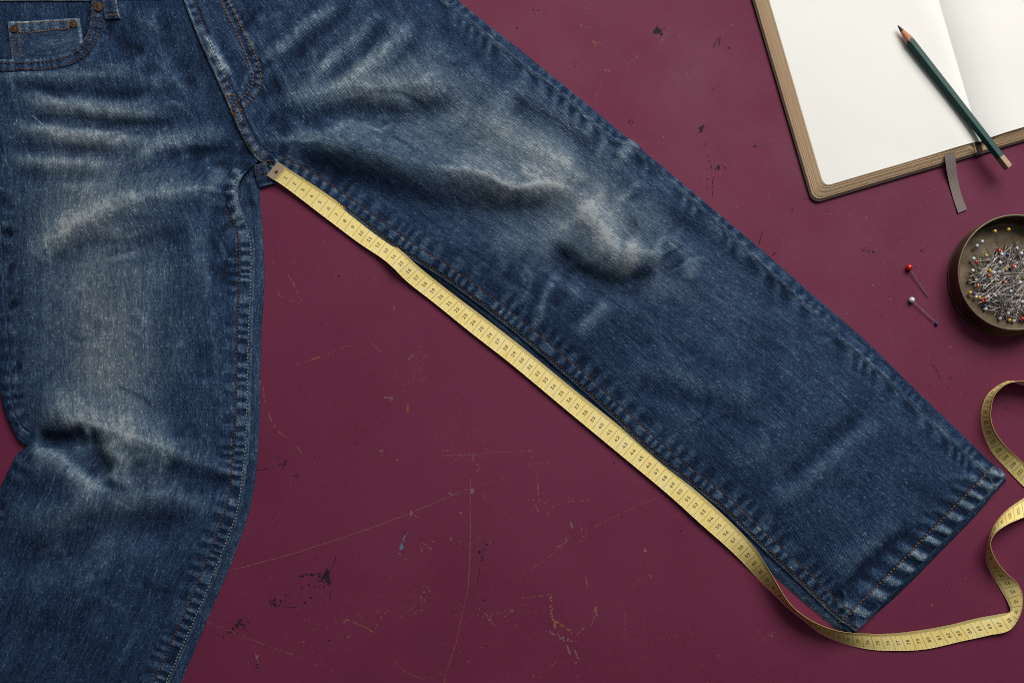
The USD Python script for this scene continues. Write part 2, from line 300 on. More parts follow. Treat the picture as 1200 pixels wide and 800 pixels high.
pale.line([(686, 674), (688, 687)], .6, .6); pale.line([(735, 690), (750, 678)], .4, .4); pale.line([(669, 612), (671, 618)], 1., .8)
pale.cloud(756, 645, 1.0, .7, 6, 1.0); pale.cloud(762, 674, .6, 1.6, 5, .8); pale.cloud(680, 619, 3, 3, 12, .6); pale.cloud(661, 631, 4, 3, 16, .6)
pale.cloud(460, 466, 3, 1.4, 14, .9, 1.8, -.2); oran.cloud(478, 477, .8, 3, 10, .8, 1.5, 1.5); oran.cloud(466, 538, 2, 1.2, 9, .8)
pale.cloud(483, 440, 10, 12, 70, .5); pale.cloud(490, 418, 6, 8, 30, .5); pale.cloud(535, 512, 18, 14, 90, .42); pale.cloud(550, 535, 12, 4, 40, .55)
pale.cloud(448, 530, 1.5, 2.5, 9, .6); pale.cloud(562, 550, 2, 2, 8, .7); pale.cloud(553, 574, 1.2, 1.5, 9, 1.0); oran.cloud(570, 583, 2.5, 3, 10, .8); pale.cloud(527, 577, 1.2, 1.2, 6, 1.0)
pale.cloud(540, 601, 1, 1, 4, 1.1); pale.cloud(482, 603, 1.2, 1.2, 5, 1.0); pale.line([(482, 602), (500, 611)], .5, .5)
pale.cloud(497, 640, 6, 3, 24, .5); pale.cloud(560, 628, 20, 5, 50, .45); pale.cloud(480, 652, 10, 3, 22, .45)
pale.cloud(575, 718, 22, 8, 120, .5); oran.cloud(490, 700, 10, 8, 60, .5); pale.cloud(480, 712, 16, 8, 90, .45); oran.cloud(500, 695, 10, 6, 20, .6)
pale.cloud(375, 735, 22, 16, 110, .42); oran.cloud(575, 722, 12, 5, 16, .6)
pale.cloud(665, 780, 40, 14, 120, .45); pale.cloud(800, 755, 60, 16, 110, .4); oran.cloud(720, 745, 60, 25, 50, .4); pale.cloud(890, 745, 4, 3, 10, .6)
pale.cloud(700, 650, 80, 60, 260, .33); pale.cloud(450, 560, 80, 90, 260, .33); pale.cloud(400, 700, 70, 50, 220, .33); pale.cloud(560, 660, 70, 70, 260, .35)
pale.cloud(350, 330, 20, 25, 60, .5); pale.line([(335, 318), (345, 335), (350, 348)], .55, .35); pale.line([(325, 345), (340, 352), (355, 352)], .55, .35); pale.cloud(420, 315, 25, 12, 60, .38)
pale.line([(340, 325), (346, 336)], .6, .5); pale.cloud(440, 330, 30, 25, 90, .35)
pale.line([(620, 545), (640, 542), (655, 540)], .45, .4); pale.cloud(640, 592, 10, 5, 60, .55); pale.line([(664, 588), (690, 585)], .6, .3); pale.line([(626, 528), (620, 545)], .4, .4)
# upper table
oran.cloud(697, 51, 1.5, 1.5, 9, .9); pale.line([(700, 50), (714, 57)], .4, .5); pale.cloud(712, 85, 2, 3, 12, .7); pale.line([(735, 76), (748, 66)], .45, .5); pale.cloud(747, 67, .8, .8, 3, .9)
pale.line([(700, 92), (704, 100), (698, 115)], .45, .35); pale.cloud(687, 10, 1, 1, 3, .9); pale.line([(680, 30), (690, 33)], .45, .5); pale.cloud(780, 165, 4, 6, 16, .6)
pale.line([(775, 25), (777, 60)], .35, .3); pale.line([(795, 40), (802, 55)], .35, .35)
pale.line([(770, 60), (785, 28)], .35, .25)
pale.cloud(760, 60, 60, 40, 160, .33); pale.cloud(850, 130, 50, 60, 160, .33); pale.cloud(1010, 300, 60, 60, 220, .36); pale.cloud(950, 340, 40, 30, 90, .36); pale.line([(955, 250), (1010, 252)], .3, .25)
pale.line([(1000, 265), (1020, 285), (1030, 300)], .35, .25); pale.line([(1040, 300), (1060, 312)], .3, .3); pale.line([(1090, 225), (1098, 220)], .45, .6); pale.cloud(1036, 308, 1, .8, 4, .8)
pale.line([(1035, 260), (1060, 275)], .35, .3); pale.line([(1050, 245), (1075, 262)], .3, .3)
oran.cloud(829, 206, 3, 2, 12, .6); pale.cloud(1045, 390, 60, 20, 80, .36); pale.cloud(1060, 500, 50, 60, 120, .34); pale.cloud(1080, 700, 60, 50, 120, .36); pale.cloud(960, 780, 80, 15, 80, .4)
pale.cloud(905, 742, 3, 2, 8, .6); pale.cloud(1090, 709, 2, 1, 5, .6)
# dark stains
dark_.cloud(381, 676, 5, 4, 70, 1.3); dark_.line([(352, 675), (362, 672), (376, 673)], 1.1, .8, 1.4, 1.0); dark_.line([(388, 678), (387, 690), (387, 700)], .5, .5); dark_.line([(360, 684), (370, 688), (374, 684)], .8, .6, 1.3, .6)
dark_.line([(386, 672), (391, 660), (395, 648)], .5, .5)
dark_.cloud(320, 706, 2.6, 3, 34, 1.2); dark_.line([(325, 710), (347, 711)], .5, .6); dark_.cloud(345, 700, 12, 5, 40, .8); dark_.cloud(368, 702, 14, 3, 26, .7)
dark_.cloud(282, 730, 3, 3, 28, 1.2); dark_.line([(262, 745), (275, 735)], .9, .6, 1.3, .8); dark_.cloud(270, 738, 8, 5, 20, .7); dark_.cloud(302, 778, 2.0, 6, 18, .9); pale.cloud(302, 768, 1.6, 3, 10, .9)
dark_.cloud(567, 645, 4, 4, 40, 1.0); dark_.line([(566, 650), (562, 668), (560, 682)], .6, .5); dark_.cloud(553, 705, 7, 2, 18, .6); dark_.cloud(570, 757, 1, 1, 3, .9)
dark_.cloud(333, 543, 2.0, 2.2, 20, 1.0); dark_.line([(303, 551), (314, 549)], .6, .6); dark_.cloud(347, 557, 2, 1, 12, .7); dark_.cloud(325, 536, 2, 1, 8, .6)
dark_.cloud(772, 37, 1.6, 1.8, 26, 2.0); dark_.cloud(778, 33, 2, 1, 5, .7); dark_.cloud(822, 152, 2.0, 1.6, 24, 1.1); dark_.line([(825, 160), (830, 185), (834, 198)], .5, .35); dark_.cloud(885, 172, 1.4, 2, 12, .9); dark_.cloud(845, 197, 5, 2, 20, .8)
dark_.line([(842, 45), (836, 55)], .7, .5); dark_.line([(844, 43), (843, 53)], .7, .5); dark_.cloud(606, 33, 1.2, .6, 5, .9); dark_.cloud(675, 75, 2.5, 2, 14, .6); dark_.line([(640, 18), (630, 12)], .6, .4); dark_.line([(624, 8), (627, 18)], .6, .4)
dark_.cloud(740, 144, 3, 2, 16, .7); dark_.line([(836, 208), (835, 228), (836, 232)], .6, .5); dark_.line([(890, 285), (893, 272)], .6, .6); dark_.cloud(825, 215, 5, 4, 14, .6)
dark_.line([(905, 300), (912, 292), (914, 286)], .6, .5); dark_.cloud(1016, 292, 6, 2, 22, .6); dark_.line([(1010, 294), (1026, 296), (1031, 302)], .55, .5); dark_.cloud(1082, 293, 2.5, 1.5, 12, .7); dark_.cloud(1033, 370, .8, .8, 4, .8)
dark_.cloud(982, 258, 1, .8, 4, .7); dark_.line([(1092, 426), (1097, 433)], .8, .7, 1.5, .5); dark_.line([(1098, 434), (1101, 443)], .4, .6); dark_.cloud(1115, 443, 2, 1, 8, .6); dark_.line([(922, 275), (926, 270)], .4, .5)
dark_.cloud(1180, 478, 1.5, 1, 6, .7); dark_.cloud(928, 246, .8, 3, 8, .5)
for _ in range(240):
    dark_.add(rng.uniform(300, 1200), rng.uniform(0, 800), rng.lognormal(-.9, .4), rng.uniform(1, 2))
blue_.line([(476, 624), (473, 633), (471, 641)], .8, .7, 1.2, .6); blue_.cloud(470.5, 640, .9, 1.2, 10, 1.3); blue_.cloud(476, 624, .8, .8, 4, .9); blue_.cloud(468, 648, 4, 1, 5, .5)
pale.build('scratches', 'bare_pale'); oran.build('paint_chips', 'bare_orange'); dark_.build('stains', 'dark_stain'); blue_.build('paint_drip', 'blue_drip')

# ------------------------------------------------------------------ the jeans
jeans = thing('jeans', 'faded blue denim jeans laid flat with one leg slanting across the table', 'jeans')
ZE = 6.0                                     # height of the outlines (mm)
Rpairs = [((208,-34),(500,-34)), ((218,0),(536,0)), ((235,45),(575,32)), ((265,113),(612,61)), ((296,180),(650,92)), ((318,196),(687,122)), ((362,217),(735,162)),
          ((410,250),(785,203)), ((472,296),(840,249)), ((525,330),(897,297)), ((597,384),(955,348)), ((700,472),(1015,400)), ((775,540),(1072,456)), ((850,600),(1125,507)),
          ((900,648),(1150,531)), ((937,682),(1163,543)), ((982,724),(1173,552)), ((1004,739),(1179,559))]
Lpairs = [((-40,-34),(232,-34)), ((-38,20),(248,20)), ((-36,70),(266,70)), ((-30,120),(284,120)), ((-22,165),(300,163)), ((-14,200),(303,188)), ((-11,222),(288,203)), ((-10,240),(279,221)),
          ((-9,262),(281,242)), ((-8,285),(290,260)), ((-7,310),(296,282)), ((-6,340),(297,320)), ((-4,400),(294,400)), ((1,460),(293,455)), ((9,490),(292,490)), ((23,516),(291,514)),
          ((31,523),(290.5,527)), ((21,532),(289,539)), ((7,558),(286,564)), ((-8,590),(281,598)), ((-30,645),(262,650)), ((-50,700),(240,705)), ((-70,760),(218,755)), ((-88,808),(195,806)), ((-98,836),(183,834))]
def side(pairs, k, z=ZE): return q([p[k] for p in pairs], z)
R_L, R_R, L_L, L_R = side(Rpairs, 0), side(Rpairs, 1), side(Lpairs, 0), side(Lpairs, 1)
class Edge:
    """a seam or free edge: distance to it and how far along"""
    def __init__(s, pts):
        s.line = spline(pts, step=1.0); s.tree = cKDTree(s.line); s.t = np.gradient(s.line, axis=0); s.t /= np.linalg.norm(s.t, axis=1, keepdims=True)
    def at(s, p):
        d, i = s.tree.query(p.reshape(-1, 2)); v = p.reshape(-1, 2) - s.line[i]; t = s.t[i]
        signed = t[:, 0] * v[:, 1] - t[:, 1] * v[:, 0]
        return d.reshape(p.shape[:-1]), i.reshape(p.shape[:-1]).astype(float), signed.reshape(p.shape[:-1])
inseam_r = Edge(R_L[5:]); hem_r = Edge(np.vstack([R_L[-1], (R_L[-1] + R_R[-1]) / 2 + (1, 2), R_R[-1]])); outseam_r = Edge(R_R)
inseam_l = Edge(L_R[6:]); outseam_l = Edge(L_L[10:]); fly_edge = Edge(R_L[:6])
free = [inseam_r, hem_r, outseam_r, inseam_l, outseam_l]

def stroke(P, pts, amp, w1, w2=None, z=15.0, end=.22, sharp=0.0, planar=False):
    """a fold or a rubbed line along pts: amp high, w1 wide on the left of the line (above it when it runs to the right), w2 on the other side"""
    w2 = w1 if w2 is None else w2
    line = spline(pts if planar else q(pts, z), n=160); out = np.zeros(P.shape[:-1]); w = 3.2 * max(w1, w2)
    lo, hi = line.min(0) - w, line.max(0) + w
    sel = (P[..., 0] > lo[0]) & (P[..., 0] < hi[0]) & (P[..., 1] > lo[1]) & (P[..., 1] < hi[1])
    if not sel.any(): return out
    p = P[sel]; d, i = cKDTree(line).query(p); t = np.gradient(line, axis=0)[i]; v = p - line[i]
    below = smooth01(.5 + (t[:, 0] * v[:, 1] - t[:, 1] * v[:, 0]) / (np.linalg.norm(t, axis=1) + 1e-9) / 4)
    ww = w1 * (1 - below) + w2 * below; x = d / ww
    prof = (1 - sharp) * np.exp(-x * x) + sharp * np.exp(-np.sqrt(x * x + .01) * 1.6 + .16)
    s = i / 159.0; tap = smooth01(s / max(end, 1e-6)) * smooth01((1 - s) / max(end, 1e-6)) if end > 0 else 1
    out[sel] = amp * prof * (.12 + .88 * tap if end > 0 else 1)
    return out
def blob(P, x, y, rx, ry, ang=0, z=15):
    c = q((x, y), z); d = P - c; a = math.radians(ang)
    u = d[..., 0] * math.cos(a) + d[..., 1] * math.sin(a); v = -d[..., 0] * math.sin(a) + d[..., 1] * math.cos(a)
    return np.exp(-(u / rx) ** 2 - (v / ry) ** 2)

# (points, height mm, width above, width below, sharpness)
FOLDS_R = [
    ([(318,128),(370,112),(450,103),(545,98)], 3.2, 26, 13, .2), ([(340,148),(400,134),(470,134),(550,122)], -4.2, 12, 15, 0),
    ([(300,160),(360,163),(430,176),(500,197),(560,207),(604,222),(642,217),(692,229)], 6.2, 30, 20, .15),
    ([(325,172),(380,194),(450,222),(530,246),(610,246),(688,238)], -5.0, 18, 28, 0),
    ([(500,198),(560,206),(604,222),(642,217),(690,229)], .7, 6, 6, .6),
    ([(560,300),(620,285),(680,262)], 2.0, 20, 22, 0),
    ([(668,238),(700,262),(722,296),(760,305)], 5.6, 22, 18, .1),
    ([(640,285),(676,316),(718,332),(772,322)], -6.6, 13, 20, 0),
    ([(726,286),(750,297),(780,296)], 2.4, 12, 9, .2), ([(733,272),(748,262)], -1.0, 9, 9, 0), ([(784,292),(796,312)], -2.0, 13, 12, 0), ([(812,296),(806,330)], 1.8, 10, 10, 0),
    ([(590,112),(650,148),(706,182)], -4.6, 12, 22, 0), ([(722,186),(738,172),(758,168)], 3.4, 12, 10, .2), ([(700,170),(722,180)], 1.0, 8, 8, 0),
    ([(760,232),(820,272),(890,322),(950,372)], -3.0, 12, 24, 0),
    ([(556,120),(620,160),(690,205)], 2.2, 30, 30, 0),
    ([(650,330),(638,352),(634,378)], 1.5, 7, 7, .6), ([(716,352),(690,372),(672,398)], 1.5, 11, 11, .2), ([(618,340),(600,365)], .9, 10, 10, .2),
    ([(700,345),(664,382)], -1.2, 12, 12, 0), ([(660,340),(648,360)], -1.0, 8, 8, 0),
    ([(735,448),(800,462),(895,500)], -2.2, 22, 16, 0), ([(720,430),(800,442),(900,478)], 1.6, 18, 18, 0),
    ([(886,598),(930,568),(985,522),(1042,488)], 2.0, 15, 16, .0), ([(905,585),(960,530),(1022,478)], -2.4, 12, 12, 0), ([(850,560),(900,520),(960,470)], 1.4, 24, 20, 0),
    ([(900,430),(960,440),(1010,450)], 1.2, 26, 26, 0),
    ([(985,704),(1010,672),(1045,640),(1090,618)], -2.4, 10, 12, 0), ([(975,672),(1010,642),(1060,606)], 1.6, 18, 14, 0), ([(976,702),(992,698)], -2.2, 8, 8, 0),
    ([(262,60),(300,45),(340,20)], .8, 12, 12, 0), ([(300,82),(345,48),(400,4)], 1.6, 11, 11, .1), ([(350,108),(400,66),(440,25)], 1.3, 11, 11, .1), ([(400,108),(440,72),(485,22)], 1.6, 13, 12, .1),
    ([(322,86),(370,46),(420,0)], -1.3, 9, 9, 0), ([(372,108),(418,66),(455,24)], -1.0, 9, 9, 0), ([(440,90),(478,60),(500,20)], -1.2, 10, 10, 0),
    ([(300,112),(330,104)], -1.4, 10, 10, 0), ([(500,20),(560,60),(610,100)], -1.8, 16, 18, 0),
    ([(240,45),(258,72),(274,98)], 1.3, 7, 7, .3), ([(300,100),(304,80),(292,50)], -.6, 5, 5, 0), ([(310,135),(330,148),(322,160)], -1.5, 10, 10, 0),
]
FOLDS_L = [
    ([(10,94),(80,92),(150,90),(200,96)], 1.5, 8, 9, .2), ([(10,106),(60,110),(150,112),(210,106)], -1.4, 7, 8, 0),
    ([(16,116),(50,122),(110,130),(200,134)], 1.9, 12, 10, .0), ([(20,142),(90,143),(170,148),(220,140)], -2.2, 8, 9, 0),
    ([(0,144),(50,154),(110,162),(185,168)], 2.0, 12, 10, .0), ([(10,176),(80,178),(140,180)], -1.6, 8, 9, 0), ([(0,186),(70,192),(140,196)], 1.3, 10, 10, .2), ([(10,206),(60,208),(120,205)], -1.0, 10, 10, 0),
    ([(150,196),(190,172),(240,158),(275,160)], 2.2, 14, 11, .1), ([(190,188),(235,178),(280,172)], -2.0, 8, 10, 0), ([(225,190),(258,178),(284,186)], 1.4, 9, 8, .2),
    ([(30,302),(70,276),(110,254),(150,238),(205,225),(275,221)], 3.6, 26, 15, .2), ([(40,318),(100,292),(160,284),(230,272)], -2.8, 14, 30, 0),
    ([(262,200),(256,250),(257,310),(264,350)], -2.4, 16, 11, 0), ([(292,196),(280,206),(273,222),(276,240),(284,262)], 3.8, 8, 9, .1), ([(250,190),(245,230)], 1.2, 14, 12, 0), ([(240,395),(236,450)], -1.2, 14, 14, 0),
    ([(120,30),(150,55),(170,64)], -2.0, 12, 14, 0), ([(138,26),(165,34),(205,70)], -1.5, 12, 18, 0), ([(180,15),(200,60),(235,110)], -2.2, 14, 10, 0), ([(150,14),(180,40),(215,80)], 1.2, 14, 12, 0),
    ([(30,474),(75,483),(120,499),(170,517),(228,531)], 4.6, 28, 22, .08),
    ([(36,516),(70,512),(104,507)], -6.5, 10, 12, 0), ([(100,506),(112,530),(126,562)], -3.6, 14, 13, 0), ([(106,512),(114,514)], -1.0, 8, 8, 0),
    ([(128,516),(140,545),(134,572)], 3.2, 14, 16, 0),
    ([(22,530),(60,532),(95,560),(130,580)], 5.0, 9, 26, .15),
    ([(186,544),(225,560),(276,574)], -2.2, 16, 22, 0), ([(180,520),(230,540),(280,556)], 1.6, 12, 9, 0),
    ([(130,590),(190,582),(260,600)], 1.8, 14, 14, 0),
    ([(-10,656),(60,646),(120,616),(190,612),(240,612)], -4.0, 22, 22, 0), ([(0,606),(60,600),(130,590)], 2.0, 20, 20, 0),
    ([(0,690),(70,680),(150,660),(220,650)], 2.0, 24, 30, 0),
    ([(0,224),(10,250)], -1.2, 9, 9, 0), ([(4,270),(12,280)], -1.2, 7, 7, 0), ([(4,310),(12,316)], -1.2, 7, 7, 0), ([(8,350),(18,360)], -1.2, 7, 7, 0), ([(12,428),(22,434)], -1.2, 7, 7, 0), ([(10,460),(22,470)], -1.0, 7, 7, 0),
]
POCKET = q([(112,-34),(110.5,-10),(109.5,8),(109,22),(106,38),(99,52),(88,62),(70,69),(45,72.5),(15,73),(-44,72)], 16)
pocket_area = Polygon(np.vstack([POCKET, [(-80, 72), (-80, -60), (112, -60)]]))
pocket_edge = Edge(POCKET)
HEMLINE = q([(983,730),(1018,695),(1064,648),(1110,600),(1164,546)], ZE); hem_stitch = Edge(HEMLINE)
SEAM_OUT_R = q([(480,-34),(517,0),(560,34),(600,68),(660,113),(717,164),(734,170),(771,200),(830,252),(897,315),(945,360),(990,402),(1040,446),(1100,505),(1150,551),(1167,571)], 9); seamline_r = Edge(SEAM_OUT_R)
SEAM_OUT_L = q([(2,180),(2,300),(3,340),(8,390),(11,430),(12,462),(16,484),(24,499),(34,507)], 9); SEAM_OUT_L2 = q([(44,521),(32,532),(20,550),(8,572),(-6,600),(-30,650)], 9)
seamline_l, seamline_l2 = Edge(SEAM_OUT_L), Edge(SEAM_OUT_L2)

def wave(s, pitch, seed, jitter=1.5, sharp=1.3):
    """uneven ripples along a seam, -1..1"""
    ph = s / pitch + jitter * (meshkit.fbm(np.stack([s / (pitch * 2.7), np.full_like(s, seed * 7.3), np.zeros_like(s)], -1), 2, seed) - .5) * 2
    amp = .35 + 1.3 * meshkit.noise(np.stack([s / (pitch * 1.7), np.full_like(s, seed * 3.1), np.zeros_like(s) + .5], -1), seed)
    return np.tanh(sharp * 1.5 * np.sin(2 * math.pi * ph)) / math.tanh(sharp * 1.5) * amp
def band(d, a, b, soft=2.0): return smooth01((d - a) / soft + .5) * smooth01((b - d) / soft + .5)

_memo = {}
def extra_creases(P, which):
    """fine random creases and slub threads of the washed cloth"""
    if id(P) in _memo: return _memo[id(P)][:2]
    g = np.random.default_rng(5 if which == 'right' else 6); h = np.zeros(P.shape[:-1]); w = np.zeros(P.shape[:-1])
    zones = [((320,50),(90,45),-38,26,46,30), ((470,60),(60,40),-50,14,40,25), ((420,150),(110,40),8,16,50,25), ((690,260),(90,60),40,26,34,90), ((600,340),(70,50),-60,14,34,40), ((850,480),(120,80),-40,16,50,40), ((900,620),(90,50),-45,8,40,40)] if which == 'right' else \
            [((110,140),(90,50),4,34,48,16), ((190,60),(40,40),50,12,40,25), ((240,180),(30,30),-20,16,30,40), ((130,270),(80,40),-18,18,46,20), ((150,540),(80,40),25,26,36,60), ((130,420),(80,60),0,10,40,30), ((120,680),(80,70),-20,14,50,30), ((255,300),(20,80),80,12,40,20)]
    for (cx, cy), (sx, sy), ang, n, L, spread in zones:
        for _ in range(n):
            x, y = cx + g.normal(0, sx * .6), cy + g.normal(0, sy * .6); a = math.radians(ang + g.normal(0, spread)); l = L * g.lognormal(0, .4); b = g.normal(0, .18) * l
            pts = [(x - l/2*math.cos(a), y - l/2*math.sin(a)), (x - b*math.sin(a), y + b*math.cos(a)), (x + l/2*math.cos(a), y + l/2*math.sin(a))]
            amp = g.choice([-1, 1], p=[.45, .55]) * g.uniform(.25, .95); wd = g.uniform(3.0, 7.5)
            k = stroke(P, pts, 1.0, wd * g.uniform(.7, 1.2), wd, end=.4); h += amp * k; w += (.075 if amp > 0 else -.045) * abs(amp) * k
    for _ in range(110):
        if which == 'right':
            t, u = g.random(), g.uniform(.06, .94); i = int(t * 1000); a, b = SLUB['right']
        else:
            t, u = g.random(), g.uniform(.06, .94); a, b = SLUB['left']
        n = len(a); i = int(t * (n - 60)); k = int(g.uniform(10, 50)); line = (a * (1 - u) + b * u)[i:i + k:max(1, k // 5)]
        if len(line) < 3: continue
        w += stroke(P, line, g.uniform(.06, .20), .75, .75, end=.3, planar=True)
    _memo[id(P)] = (h, w, P); return h, w
SLUB = {}
for _k, _a, _b, _n in (('right', R_L, R_R, 1060), ('left', L_L, L_R, 900)):
    _s = spline(np.hstack([_a, _b]), n=_n); SLUB[_k] = (_s[:, :2], _s[:, 2:])
def relief(P, which):
    """height (mm), wear and grey of the cloth at plan positions P"""
    D = np.min([e.at(P)[0] for e in free], axis=0)
    z = ZE - .5 + 10.5 * (1 - np.exp(-(D / 42.0) ** 1.15)) + 3.0 * (1 - np.exp(-(D / 110.) ** 2))
    wear = np.zeros(z.shape); grey = np.zeros(z.shape)
    warp = P + np.stack([noise2(P, 46, 3), noise2(P, 46, 9)], -1) * 5.0
    for f in (FOLDS_R if which == 'right' else FOLDS_L):
        h = stroke(warp, f[0], f[1] * (1.6 if f[1] < 0 else 1.42), f[2], f[3], sharp=f[4]); z = z + h
        if f[1] > 0: wear += np.clip(h / 6.8, 0, 1) * .17
    # small uneven ripples of the washed cloth
    z = z + extra_creases(P, which)[0]; wear += extra_creases(P, which)[1]; z = z + .75 * noise2(P, 38, 21) * smooth01(D / 25) + .42 * noise2(P, 15, 31) + .16 * noise2(P, 6.5, 41, 2)
    wear += .05 * noise2(P, 24, 51) + .04 * noise2(P, 9, 61)
    if which == 'right':
        d, s, _ = inseam_r.at(P); w = wave(s, 12.5, 1)
        b = band(d, 3.6, 14.0, 1.4); z += b * (1.0 + .42 * w); wear += b * (.125 * np.clip(w, -1, 1) + .04); wear += band(d, -9, 2.4, 1.2) * (.46 + .10 * noise2(P, 10, 5)) - .12 * np.exp(-((d - 16.5) / 1.2) ** 2)
        w2 = wave(s, 19, 4); o = band(d, 14, 30, 8); z += o * .30 * w2; wear += o * .10 * np.clip(w2, -.5, 1); wear += .14 * band(d, 15.5, 19, 3)
        d, s, _ = hem_r.at(P); ds = hem_stitch.at(P)[2]; w = wave(s + d * .35, 21, 2, 1.0, .6); b = band(d, 3, 21, 4) * smooth01(inseam_r.at(P)[0] / 14); z += b * (1.0 + 1.0 * w); wear += b * (.28 * np.clip(w, -1, 1) + .12)
        wear += band(d, -9, 3.5, 2) * (.32 + .15 * noise2(P, 8, 6)); o = band(d, 21, 40, 10); wear += o * .11 * np.clip(w, -.6, 1); z += o * .6 * w
        z -= .6 * np.exp(-(hem_stitch.at(P)[0] / 1.6) ** 2)
        d, s, sg = seamline_r.at(P); w = wave(s - d * .5, 25, 3, 1.8, .35); w_o = wave(s, 17, 6, 2.0, .35); inn = smooth01(d / 3) * np.exp(-(d / 13) ** 2) * (sg > 0); out = band(d, 2, 13, 4) * (sg < 0)
        z += inn * .75 * w + out * .28 * w_o; wear += inn * (.105 * np.clip(w, -1.2, 1) - .035) + out * (.075 * np.clip(w_o, -1, 1) + .07)
        z -= 1.1 * np.exp(-(d / 1.3) ** 2); z += .8 * np.exp(-((d - 2.8) / 1.6) ** 2) * (sg < 0); wear += .62 * np.exp(-((sg + .8) / 1.1) ** 2) * (.9 + .4 * noise2(P, 14, 8)) - .10 * np.exp(-((sg - 1.4) / 1.1) ** 2)
        wear += band(outseam_r.at(P)[0], -9, 2.5, 2) * .13
        d, s, _ = fly_edge.at(P); z += 2.6 * smooth01(1 - d / 60) * smooth01((P[..., 1] * -1 + 205) / 40); w = wave(s, 15, 7)
        b = band(d, 1, 10, 2); z += b * (.9 + .35 * w) - .8 * np.exp(-((d - 12) / 1.8) ** 2); wear += band(d, -9, 2.4, 1.5) * (.50 + .25 * noise2(P, 7, 33)) + b * .12 * w + .08 * np.exp(-((d - 15) / 2.5) ** 2)
        d = Edge(q([(262,0),(279,32),(293,65),(300,90),(297,106),(286,120),(272,134)], 15)).at(P)[0]; z -= .8 * np.exp(-(d / 2) ** 2); jl = Edge(q([(266,0),(283,32),(297,64),(303,90),(300,106),(290,121),(276,134)], 15)); dj, sj, _ = jl.at(P); wj = wave(sj, 9, 37, 1.4); kj = np.exp(-(dj / 4.0) ** 4); wear += kj * (.05 + .11 * wj) + (.05 + .12 * noise2(P, 9, 35)) * np.exp(-((dj - 10) / 4) ** 2); z += kj * (.5 + .35 * wj)
        k = stroke(P, [(240,38),(252,62),(272,97)], 1, 6.5, 6.5, end=.25); wear += (.50 + .25 * noise2(P, 6, 36)) * k; z += 1.1 * k
        # worn thigh and knee
        g = .52 * blob(warp, 530,135, 135,56, 26) + .52 * blob(warp, 640,190, 100,52, 40) + .50 * blob(warp, 712,265, 80,58, 45) + .22 * blob(warp, 745,300, 40,28, 20) + .30 * blob(warp, 430,100, 70,36, -20) + .35 * blob(warp, 590,250, 90,40, 35)
        g += .16 * blob(warp, 840,330, 90,60, 40)
        grey += np.clip(g, 0, 1) * .62; wear += .21 * np.clip(g, 0, 1) + .07 * blob(warp, 730,296, 44,20, 15) + .10 * blob(warp, 690,250, 26, 40, -40)
        for l, a, w in (([(305,72),(350,38),(402,-4)], .13, 8), ([(355,104),(402,62),(445,20)], .12, 8), ([(402,106),(440,70),(488,20)], .12, 10), ([(486,20),(478,45),(440,90)], .12, 5), ([(330,100),(380,52),(430,4)], .08, 6), ([(452,40),(460,15)], .12, 4),
                        ([(318,120),(360,108),(430,98)], .12, 8), ([(500,199),(560,207),(604,222),(642,217),(690,229)], .22, 3.5), ([(300,158),(350,163),(430,176)], .15, 6), ([(305,161),(350,164),(390,168)], .13, 2.5),
                        ([(650,330),(638,352),(634,378)], .09, 6), ([(716,352),(690,372),(672,398)], .09, 10), ([(886,598),(930,568),(985,522),(1042,488)], .07, 11), ([(735,440),(830,452),(905,490)], .08, 16), ([(620,335),(604,362)], .08, 8),
                        ([(276,70),(284,88)], .06, 3), ([(742,172),(728,186),(716,196)], .14, 7), ([(980,560),(1000,540)], .06, 8), ([(850,360),(860,420)], .05, 30)):
            wear += stroke(warp, l, a, w, w, end=.3)
    else:
        d, s, _ = inseam_l.at(P); w = wave(s, 12.5, 11)
        b = band(d, 3.6, 14.6, 1.4); z += b * (1.0 + .42 * w); wear += b * (.125 * np.clip(w, -1, 1) + .04); wear += band(d, -9, 2.4, 1.2) * (.40 + .12 * noise2(P, 12, 7)) * (.3 + .7 * smooth01((s - 40) / 40)); wear += .11 * band(d, 15.5, 20, 4)
        w2 = wave(s, 19, 14); o = band(d, 15, 30, 8); z += o * .28 * w2; wear += o * .10 * np.clip(w2, -.5, 1)
        for e, sd in ((seamline_l, 12), (seamline_l2, 15)):
            d, s, sg = e.at(P); w = wave(s, 20, sd, 1.8, .35); inn = smooth01(d / 3) * np.exp(-(d / 12) ** 2); z += inn * .55 * w; wear += inn * .07 * np.clip(w, -1, 1)
            z -= 1.0 * np.exp(-(d / 1.3) ** 2); wear += .34 * np.exp(-(d / 1.0) ** 2)
        # the pocket is let in below the front; fly shadow side
        d, s, sg = pocket_edge.at(P); inside = sg < 0 if pocket_edge.at(q([[(50, 50)]], 16))[2].ravel()[0] < 0 else sg > 0
        z = np.where(inside, z - 3.4 * smooth01(d / 2.5), z); wear += .10 * (~inside) * np.exp(-((d - 17) / 4) ** 2) * (.7 + .6 * wave(s, 13, 17))
        g = .62 * blob(warp, 105,235, 80,75, 0) + .75 * blob(warp, 125,430, 72,85, 5) + .42 * blob(warp, 115,330, 75,70, 0) + .45 * blob(warp, 155,545, 50,45, 30) + .25 * blob(warp, 110,150, 90,40, 5) + .25 * blob(warp, 100,620, 80,26, -15)
        grey += np.clip(g, 0, 1) * .60; wear += .26 * np.clip(g, 0, 1) + .10 * blob(warp, 120,455, 60,30, 10) + .12 * blob(warp, 70,268, 50,20, -25)
